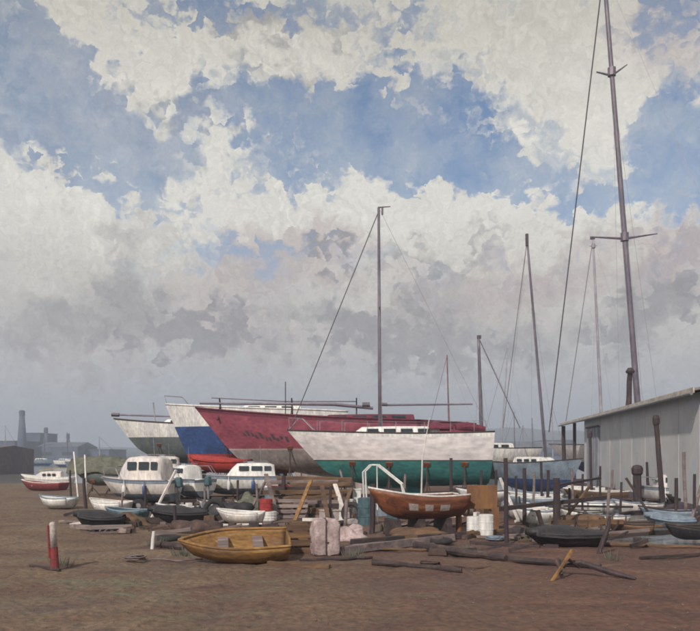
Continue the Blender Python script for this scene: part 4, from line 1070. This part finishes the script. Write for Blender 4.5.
# second helping of laid-up craft filling the band between the yachts and the sand
Q=[('white clinker skiff behind the leftmost motor boat trailer',88,128,508,.42,-14,'white','cream',28,None,1.2),
('pale blue pram just right of the leftmost motor boat trailer',158,196,514,.36,20,'bluegrey','white',26.5,None,1.0),
('cream skiff between the black covered skiff and the motor boats',196,240,508,.4,-8,'cream','white',28.2,None,1.1),
('brown skiff with pale rim at the left of the timber heap',236,276,512,.36,16,'brown','cream',27.6,None,1.0),
('dark covered skiff at the far left of the litter, by the weathered pallet',76,122,525,.3,6,'blacktarp','blacktarp',22.8,'blacktarp',.9),
('teal skiff lying behind the weathered pallet at the left',104,146,517,.32,-10,'teal','bluegrey',25.2,None,1.0),
('white skiff on the bank between the tall post and stout jetty post',514,552,520,.36,14,'white','bluegrey',24.4,None,1.0),
('white skiff afloat directly right of the stout jetty post',562,600,510,.36,-14,'white','cream',27,None,1.0),
('cream skiff afloat behind the wreck skeleton',582,626,514,.34,10,'cream','bluegrey',25.5,None,1.0),
('pale blue covered skiff afloat at the right of the black headed pile',646,690,514,.32,-6,'bluegrey','bluegrey',24.6,'bluegrey',1.0),
('brown skiff drawn up between the punt and the pool',608,650,536,.3,-12,'brown','darkwood',20.6,None,.9),
('dark skiff at the right edge on the near bank',664,716,540,.3,8,'blacktarp','darkwood',19.6,None,.9),
('white skiff half hidden behind the orange boat stern',436,472,514,.4,-18,'white','white',27.6,None,1.1),
('pale skiff lying under the sloop left of the teal drum',322,366,508,.36,8,'cream','bluegrey',28.4,None,1.1)]
for lb,a_,b_,rw,hg,yw,mt,inn,Yq,tp,bw in Q:
    dinghy(lb,a_,b_,rw,hg,R(yw),mt,inn,Yd=Yq,z=(-.22 if 'afloat' in lb else 0),name='skiff',B=bw,tarpmat=tp,gunmat=('darkwood' if mt in('white','cream') and len(lb)%2 else None),group='small craft laid up round the yard')
for j,(px,top,Yd,w_,pt,where) in enumerate(((72,470,36,.1,70,'left of the tarpaulin covered boat'),(120,492,27,.08,123,'before the leftmost motor boat wheelhouse'),(146,486,27.5,.09,145,'at the stern of the leftmost motor boat'),(206,488,26.5,.08,204,'at the bow of the rightmost motor boat'),(236,480,27.4,.09,238,'before the rightmost motor boat'),(258,484,26.6,.08,257,'just left of the red can'),(330,486,25.2,.09,331,'at the right of the timber heap'),(404,474,28.5,.1,405,'under the sloop behind the orange boat'),(480,470,28.5,.1,481,'behind the plywood board'),(344,500,20.6,.1,346,'beside the dusty pink heap'))):
    post('rough brown stake post '+where,px,top,Yd,w_,pt,mat='greywood' if j%2 else 'post',seed=60+j,name='stake_post')
for j,(a_,ra,b_,rb,Yq,mt,lb) in enumerate(((150,500,176,470,26.2,'cream','pale spar leaning on the stern of the leftmost motor boat'),(246,512,268,476,26.3,'greywood','grey plank leaning above the pale pram'),(352,505,340,470,27,'greywood','grey spar leaning on the sloop bow underside'),(560,520,590,486,24.6,'brown','brown spar leaning across the stout jetty post'),(655,520,626,478,25.4,'darkwood','dark spar leaning left behind the black headed pile'),(520,512,500,478,25,'cream','pale plank leaning behind the tall post by the board'),(690,512,706,470,24.8,'greywood','grey spar leaning right at the right edge'))):
    p=at(a_,ra,Yq); q=at(b_,rb,Yq+.7); p.z=min(p.z,0)-.1; o=MB().beam(p-p,q-p,.09,.06,4,.1,j).build('spar',mt); o.location=p
    tag(o,lb,'spar','leaning spars')

# ------------------------------------------------------------------ haze
HAZE = .0013
m = bpy.data.materials.new('haze_air'); m.use_nodes=True; nt=m.node_tree; nt.nodes.clear()
out=_n(nt,'ShaderNodeOutputMaterial'); pv=_n(nt,'ShaderNodeVolumePrincipled'); nt.links.new(pv.outputs[0],out.inputs['Volume'])
pv.inputs['Density'].default_value=HAZE; pv.inputs['Color'].default_value=(.76,.84,1.0,1); pv.inputs['Anisotropy'].default_value=.1
m.cycles.homogeneous_volume = True
o = MB().box((0,0,34),(2640,2640,76)).build('haze',m); o['kind']='stuff'; tag(o,'pale blue grey haze lying over the harbour','haze')

# ------------------------------------------------------------------ sky
SE, SR = 38, 205     # sun elevation, compass bearing (from +Y clockwise)
w = bpy.data.worlds.new('World'); sc.world = w; w.use_nodes=True
nt = w.node_tree; nt.nodes.clear(); LK = nt.links.new
def math_(op,a,b_=None,c_=None,clamp=False):
    n=_n(nt,'ShaderNodeMath',operation=op); n.use_clamp=clamp
    for i,v in enumerate((a,b_,c_)):
        if v is None: continue
        if isinstance(v,(int,float)): n.inputs[i].default_value=v
        else: LK(v,n.inputs[i])
    return n.outputs[0]
def vmath(op,a,b_=None):
    n=_n(nt,'ShaderNodeVectorMath',operation=op)
    for i,v in enumerate((a,b_)):
        if v is None: continue
        if isinstance(v,tuple): n.inputs[i].default_value=v
        else: LK(v,n.inputs[i])
    return n.outputs['Value'] if op in('DOT_PRODUCT','LENGTH') else n.outputs[0]
tc=_n(nt,'ShaderNodeTexCoord'); sp=_n(nt,'ShaderNodeSeparateXYZ'); LK(tc.outputs['Generated'],sp.inputs[0])
az=math_('ARCTAN2',sp.outputs[0],sp.outputs[1]); el=math_('ARCSINE',sp.outputs[2])
cb=_n(nt,'ShaderNodeCombineXYZ'); LK(az,cb.inputs[0]); LK(el,cb.inputs[1]); uv=cb.outputs[0]
D=tc.outputs['Generated']
def wn(scale,det=4,rough=.55,src=None,dist=0):
    n=_n(nt,'ShaderNodeTexNoise'); n.inputs['Scale'].default_value=scale; n.inputs['Detail'].default_value=det; n.inputs['Roughness'].default_value=rough; n.inputs['Distortion'].default_value=dist
    LK(src or D,n.inputs['Vector']); return n
# wind-torn edges: warp the sky directions with noise at two sizes
n1=wn(5,3); n2=wn(17,3,.65); n3=wn(60,3,.7)
def off(n,k):
    v=vmath('SUBTRACT',n.outputs['Color'],(.5,.5,.5)); s=_n(nt,'ShaderNodeVectorMath',operation='SCALE'); LK(v,s.inputs[0]); s.inputs['Scale'].default_value=k; return s.outputs[0]
wp=vmath('ADD',uv,off(n1,.12)); wp=vmath('ADD',wp,off(n2,.12))
vo=_n(nt,'ShaderNodeTexVoronoi'); vo.inputs['Scale'].default_value=1.0
vs_=vmath('MULTIPLY',vmath('ADD',uv,off(n3,.02)),(48,64,1)); LK(vs_,vo.inputs['Vector'])
vp=vmath('SUBTRACT',vo.outputs['Color'],(.5,.5,.5)); sv=_n(nt,'ShaderNodeVectorMath',operation='SCALE'); LK(vp,sv.inputs[0]); sv.inputs['Scale'].default_value=.03
wp=vmath('ADD',wp,sv.outputs[0]); wp=vmath('ADD',wp,off(n3,.05))
def ae(px,py):
    a=math.atan((px-350)/F); return a, math.atan((HZ-py)/F*math.cos(a))
ROT={}
def rotated(deg):
    if deg==0: return wp
    if deg not in ROT:
        t_=R(deg); c_=_n(nt,'ShaderNodeCombineXYZ')
        LK(vmath('DOT_PRODUCT',wp,(math.cos(t_),math.sin(t_),0)),c_.inputs[0]); LK(vmath('DOT_PRODUCT',wp,(-math.sin(t_),math.cos(t_),0)),c_.inputs[1]); ROT[deg]=c_.outputs[0]
    return ROT[deg]
def field(blobs):
    """sum of soft ellipses, each at its own azimuth and elevation in the sky"""
    tot=None
    for (px,py,rx,ry,rot,wt) in blobs:
        if wt < .5: continue
        a,e=ae(px,py); deg=min((0,-14,-32,20),key=lambda q:abs(q-rot)); t_=R(deg)
        sx,sy=F/(rx*1.35),F/(ry*1.35)
        cx_=a*math.cos(t_)+e*math.sin(t_); cy_=-a*math.sin(t_)+e*math.cos(t_)
        n=_n(nt,'ShaderNodeVectorMath',operation='MULTIPLY_ADD'); LK(rotated(deg),n.inputs[0]); n.inputs[1].default_value=(sx,sy,0); n.inputs[2].default_value=(-cx_*sx,-cy_*sy,0)
        dd=vmath('DOT_PRODUCT',n.outputs[0],n.outputs[0])
        v=math_('SUBTRACT',1.0,dd,None,True)
        tot = math_('MULTIPLY',v,wt) if tot is None else math_('MULTIPLY_ADD',v,wt,tot)
    return tot
blue=[(25,70,55,50,0,1.0),(55,22,50,16,-35,.8),(90,95,60,38,-30,1.1),(45,150,45,24,-20,.9),(120,150,80,34,-8,1.1),(150,185,90,26,0,.8),(200,118,40,34,0,1.3),(225,165,50,24,0,.6),
 (250,110,34,24,0,.8),(292,130,46,30,-20,1.0),(265,178,30,20,0,.8),(335,160,46,26,0,.8),(310,185,40,14,0,.5),(8,205,30,12,0,.35),
 (200,222,20,12,0,.6),(222,262,50,11,0,.75),(285,258,34,10,0,.5),
 (375,135,38,40,0,1.3),(420,145,50,40,0,1.3),(400,62,44,15,-20,1.0),(455,85,48,18,-30,1.1),(490,120,34,26,-35,.9),(470,165,54,28,-15,1.4),(530,185,50,17,-10,.9),(345,112,40,16,0,.7),(380,205,30,10,0,.5),(440,195,30,10,0,.4),
 (650,120,28,30,-35,1.0),(684,165,32,50,0,1.7),(645,30,40,15,0,1.1),(600,200,60,15,-5,1.3),(640,180,30,40,0,1.0),(560,150,30,14,-30,.9),(590,110,16,30,-20,.6),(548,118,22,14,-30,.7),(520,100,18,12,-30,.5),(580,165,30,12,20,.5),
 (290,55,18,8,20,.8),(240,4,110,12,0,1.15),(490,60,34,9,-20,.9),(420,22,60,10,10,.9),(20,140,40,20,0,.7),(130,190,60,22,-10,.7),(620,150,16,40,0,.45),(355,22,40,8,-10,.4),(200,30,30,8,-40,.3)]
white=[(95,22,38,18,-40,1.1),(145,75,38,40,-15,1.2),(190,60,50,28,-20,.8),(305,45,110,20,-5,.85),(345,78,60,16,0,.6),(205,155,34,24,0,1.8),(178,190,30,14,0,1.0),(165,160,16,16,0,.3),
 (240,195,66,22,0,.9),(175,200,34,12,10,.6),(58,180,40,14,-25,1.0),(85,195,40,14,-20,.6),(18,190,26,14,0,.6),(25,118,16,18,0,.5),(420,92,18,18,0,1.2),(478,128,14,16,-30,.9),(440,120,14,14,0,.5),
 (520,140,24,40,-30,.6),(530,45,90,40,0,.85),(600,85,34,50,0,.9),(585,140,34,40,-20,.8),(655,68,40,10,0,.3),(672,106,22,12,0,.6),(460,205,70,16,8,.8),(350,200,60,16,0,.5),(100,235,90,26,0,.7),(330,225,90,24,0,.9),(500,230,120,24,0,.8),(640,232,60,12,0,.6),(300,160,18,10,0,.5)]
B_=field(blue); W_=field(white); V_=field([(110,150,120,55,-8,1.0),(85,85,60,40,-30,.7),(215,225,70,30,0,.6),(600,160,50,40,0,.6)])
diff=math_('SUBTRACT',B_,W_)
nb=wn(3.2,3,.6); base=math_('MULTIPLY_ADD',nb.outputs[0],1.4,-.74)          # free pattern over the rest of the sky
nn=wn(22,5,.72,off(n2,.0) if False else vmath('ADD',D,off(n3,.03)),0); diff=math_('ADD',diff,math_('MULTIPLY_ADD',nn.outputs[0],1.9,-.95))
# the free pattern only takes over away from the photographed quarter
faz=math_('SMOOTH_MIN',1.0,1.0,0)
ab=math_('ABSOLUTE',az)
mfar=_n(nt,'ShaderNodeMapRange',interpolation_type='SMOOTHSTEP'); mfar.inputs[1].default_value=.45; mfar.inputs[2].default_value=.62; LK(ab,mfar.inputs[0])
mhi=_n(nt,'ShaderNodeMapRange',interpolation_type='SMOOTHSTEP'); mhi.inputs[1].default_value=.56; mhi.inputs[2].default_value=.68; LK(el,mhi.inputs[0])
mm=math_('MAXIMUM',mfar.outputs[0],mhi.outputs[0])
diff=math_('MULTIPLY_ADD',mm,math_('MULTIPLY',base,1.6),diff)
cov=_n(nt,'ShaderNodeMapRange',interpolation_type='SMOOTHSTEP'); cov.inputs[1].default_value=-.28; cov.inputs[2].default_value=1.1; LK(diff,cov.inputs[0])
lowcut=_n(nt,'ShaderNodeMapRange',interpolation_type='SMOOTHSTEP'); lowcut.inputs[1].default_value=.17; lowcut.inputs[2].default_value=.27; LK(el,lowcut.inputs[0])
blueF=math_('MULTIPLY',cov.outputs[0],lowcut.outputs[0])
# shadowed grey cloud masses
grey=[(195,335,60,22,-5,1.3),(120,305,70,30,-15,.7),(40,325,60,30,0,.55),(320,262,28,8,-10,1.0),(400,262,44,14,0,.8),(450,272,30,10,0,.5),(440,305,50,18,0,.6),(425,338,80,22,0,.85),
 (330,330,60,20,0,.8),(645,318,40,34,20,1.1),(560,325,50,20,0,.6),(140,235,34,30,0,.6),(185,115,34,14,0,.55),(300,22,80,10,0,.6),(270,82,50,12,-10,.7),
 (100,140,100,34,0,.5),(485,235,22,7,0,.6),(410,60,10,8,0,.5),(610,20,70,22,0,.3),(80,260,40,12,0,.4),(30,90,50,50,0,.3),(255,30,40,10,0,.5),(500,300,40,14,0,.4),(555,225,40,10,0,.3),(690,300,20,30,0,.5)]
G_=math_('ADD',field(grey),math_('MULTIPLY_ADD',wn(13,4,.62,vmath('ADD',D,off(n2,.06)),0).outputs[0],1.7,-.92))
gf=_n(nt,'ShaderNodeMapRange',interpolation_type='SMOOTHSTEP'); gf.inputs[1].default_value=.0; gf.inputs[2].default_value=1.05; LK(G_,gf.inputs[0])
pink=[(300,262,60,30,0,1),(600,262,110,16,0,.8),(480,290,90,20,0,.7),(230,300,60,30,0,.6),(690,40,60,50,0,.7),(250,352,80,14,0,.5),(100,330,60,30,0,.5),(690,260,50,40,0,.7),(170,90,60,40,0,.2)]
pf=math_('MULTIPLY',field(pink),.75,None,True)
def srgb(r,g_,b_):
    f=lambda c:((c/255+.055)/1.055)**2.4 if c>10 else c/255/12.92
    return (f(r),f(g_),f(b_),1)
def wmix(f,a,b_):
    x=_n(nt,'ShaderNodeMix',data_type='RGBA'); x.clamp_factor=True
    if isinstance(f,(int,float)): x.inputs[0].default_value=f
    else: LK(f,x.inputs[0])
    for i,v in ((6,a),(7,b_)):
        if isinstance(v,tuple): x.inputs[i].default_value=v
        else: LK(v,x.inputs[i])
    return x.outputs[2]
# cloud colour by height above the horizon
er=_n(nt,'ShaderNodeValToRGB'); LK(math_('MULTIPLY_ADD',n1.outputs[0],.07,math_('SUBTRACT',el,.035)),er.inputs[0])
E=er.color_ramp.elements
E[0].position=0; E[0].color=srgb(164,174,194); E[1].position=1; E[1].color=srgb(196,194,188)
for p,cc in ((.05,(180,185,195)),(.10,(194,194,196)),(.15,(206,203,198)),(.22,(216,211,202)),(.30,(236,233,224)),(.40,(232,229,219)),(.52,(210,206,194)),(.62,(200,196,184))):
    x=E.new(p); x.color=srgb(*cc)
cl=er.outputs[0]
cl=wmix(pf,cl,srgb(192,176,174))
cl=wmix(math_('MULTIPLY',gf.outputs[0],.75),cl,srgb(140,138,142))
br=_n(nt,'ShaderNodeMapRange'); br.inputs[1].default_value=.32; br.inputs[2].default_value=.7; br.inputs[3].default_value=.80; br.inputs[4].default_value=1.1; LK(wn(1,4,.72,vmath('MULTIPLY',vmath('ADD',wp,off(n2,.05)),(52,26,1)),0).outputs[0],br.inputs[0])
xm=_n(nt,'ShaderNodeMix',data_type='RGBA',blend_type='MULTIPLY'); xm.inputs[0].default_value=1; LK(cl,xm.inputs[6]); LK(br.outputs[0],xm.inputs[7]); cl=xm.outputs[2]
# clear sky: physical sky, seen through a thin veil of cirrus
sk=_n(nt,'ShaderNodeTexSky',sky_type='NISHITA'); sk.sun_disc=False; sk.sun_elevation=R(SE); sk.sun_rotation=R(SR); sk.air_density=1.2; sk.dust_density=.2; sk.ozone_density=5
bgs=_n(nt,'ShaderNodeBackground'); bgs.inputs[1].default_value=.1; LK(sk.outputs[0],bgs.inputs[0])
bgc=_n(nt,'ShaderNodeBackground'); bgc.inputs[1].default_value=1.0; LK(cl,bgc.inputs[0])
ve=_n(nt,'ShaderNodeMapRange'); ve.inputs[1].default_value=.3; ve.inputs[2].default_value=.65; ve.inputs[3].default_value=1.0; ve.inputs[4].default_value=.6; LK(wn(11,4,.72,vmath('ADD',D,off(n3,.03)),0).outputs[0],ve.inputs[0])
ms_=_n(nt,'ShaderNodeMixShader'); LK(math_('MULTIPLY',blueF,math_('SUBTRACT',ve.outputs[0],math_('MULTIPLY',V_,.13),None,True)),ms_.inputs[0]); LK(bgc.outputs[0],ms_.inputs[1]); LK(bgs.outputs[0],ms_.inputs[2])
wo=_n(nt,'ShaderNodeOutputWorld'); LK(ms_.outputs[0],wo.inputs[0])
w.cycles.sampling_method='MANUAL'; w.cycles.sample_map_resolution=512

# ------------------------------------------------------------------ sun (veiled) and camera
sd=bpy.data.lights.new('sun','SUN'); sd.energy=4.2; sd.angle=R(1.5); sd.color=(1,.93,.84)
so=bpy.data.objects.new('sun',sd); col.objects.link(so)
dirv=Vector((math.sin(R(SR))*math.cos(R(SE)),math.cos(R(SR))*math.cos(R(SE)),math.sin(R(SE))))
so.rotation_euler=dirv.to_track_quat('Z','Y').to_euler()
cd=bpy.data.cameras.new('camera'); co=bpy.data.objects.new('camera',cd); col.objects.link(co)
co.location=(0,0,H); co.rotation_euler=(R(90),0,0)
cd.sensor_width=36; cd.lens=36*F/700; cd.shift_y=(HZ-315.5)/700; cd.clip_end=6000; cd.clip_start=.1
sc.camera=co
sc.render.engine='CYCLES'
sc.render.resolution_x=1024; sc.render.resolution_y=923
vs=sc.view_settings; vs.view_transform='Standard'; vs.look='None'; vs.gamma=1; vs.exposure=0; vs.use_curve_mapping=False
sc.cycles.volume_bounces=0; sc.cycles.max_bounces=4; sc.cycles.diffuse_bounces=2; sc.cycles.filter_width=1.9
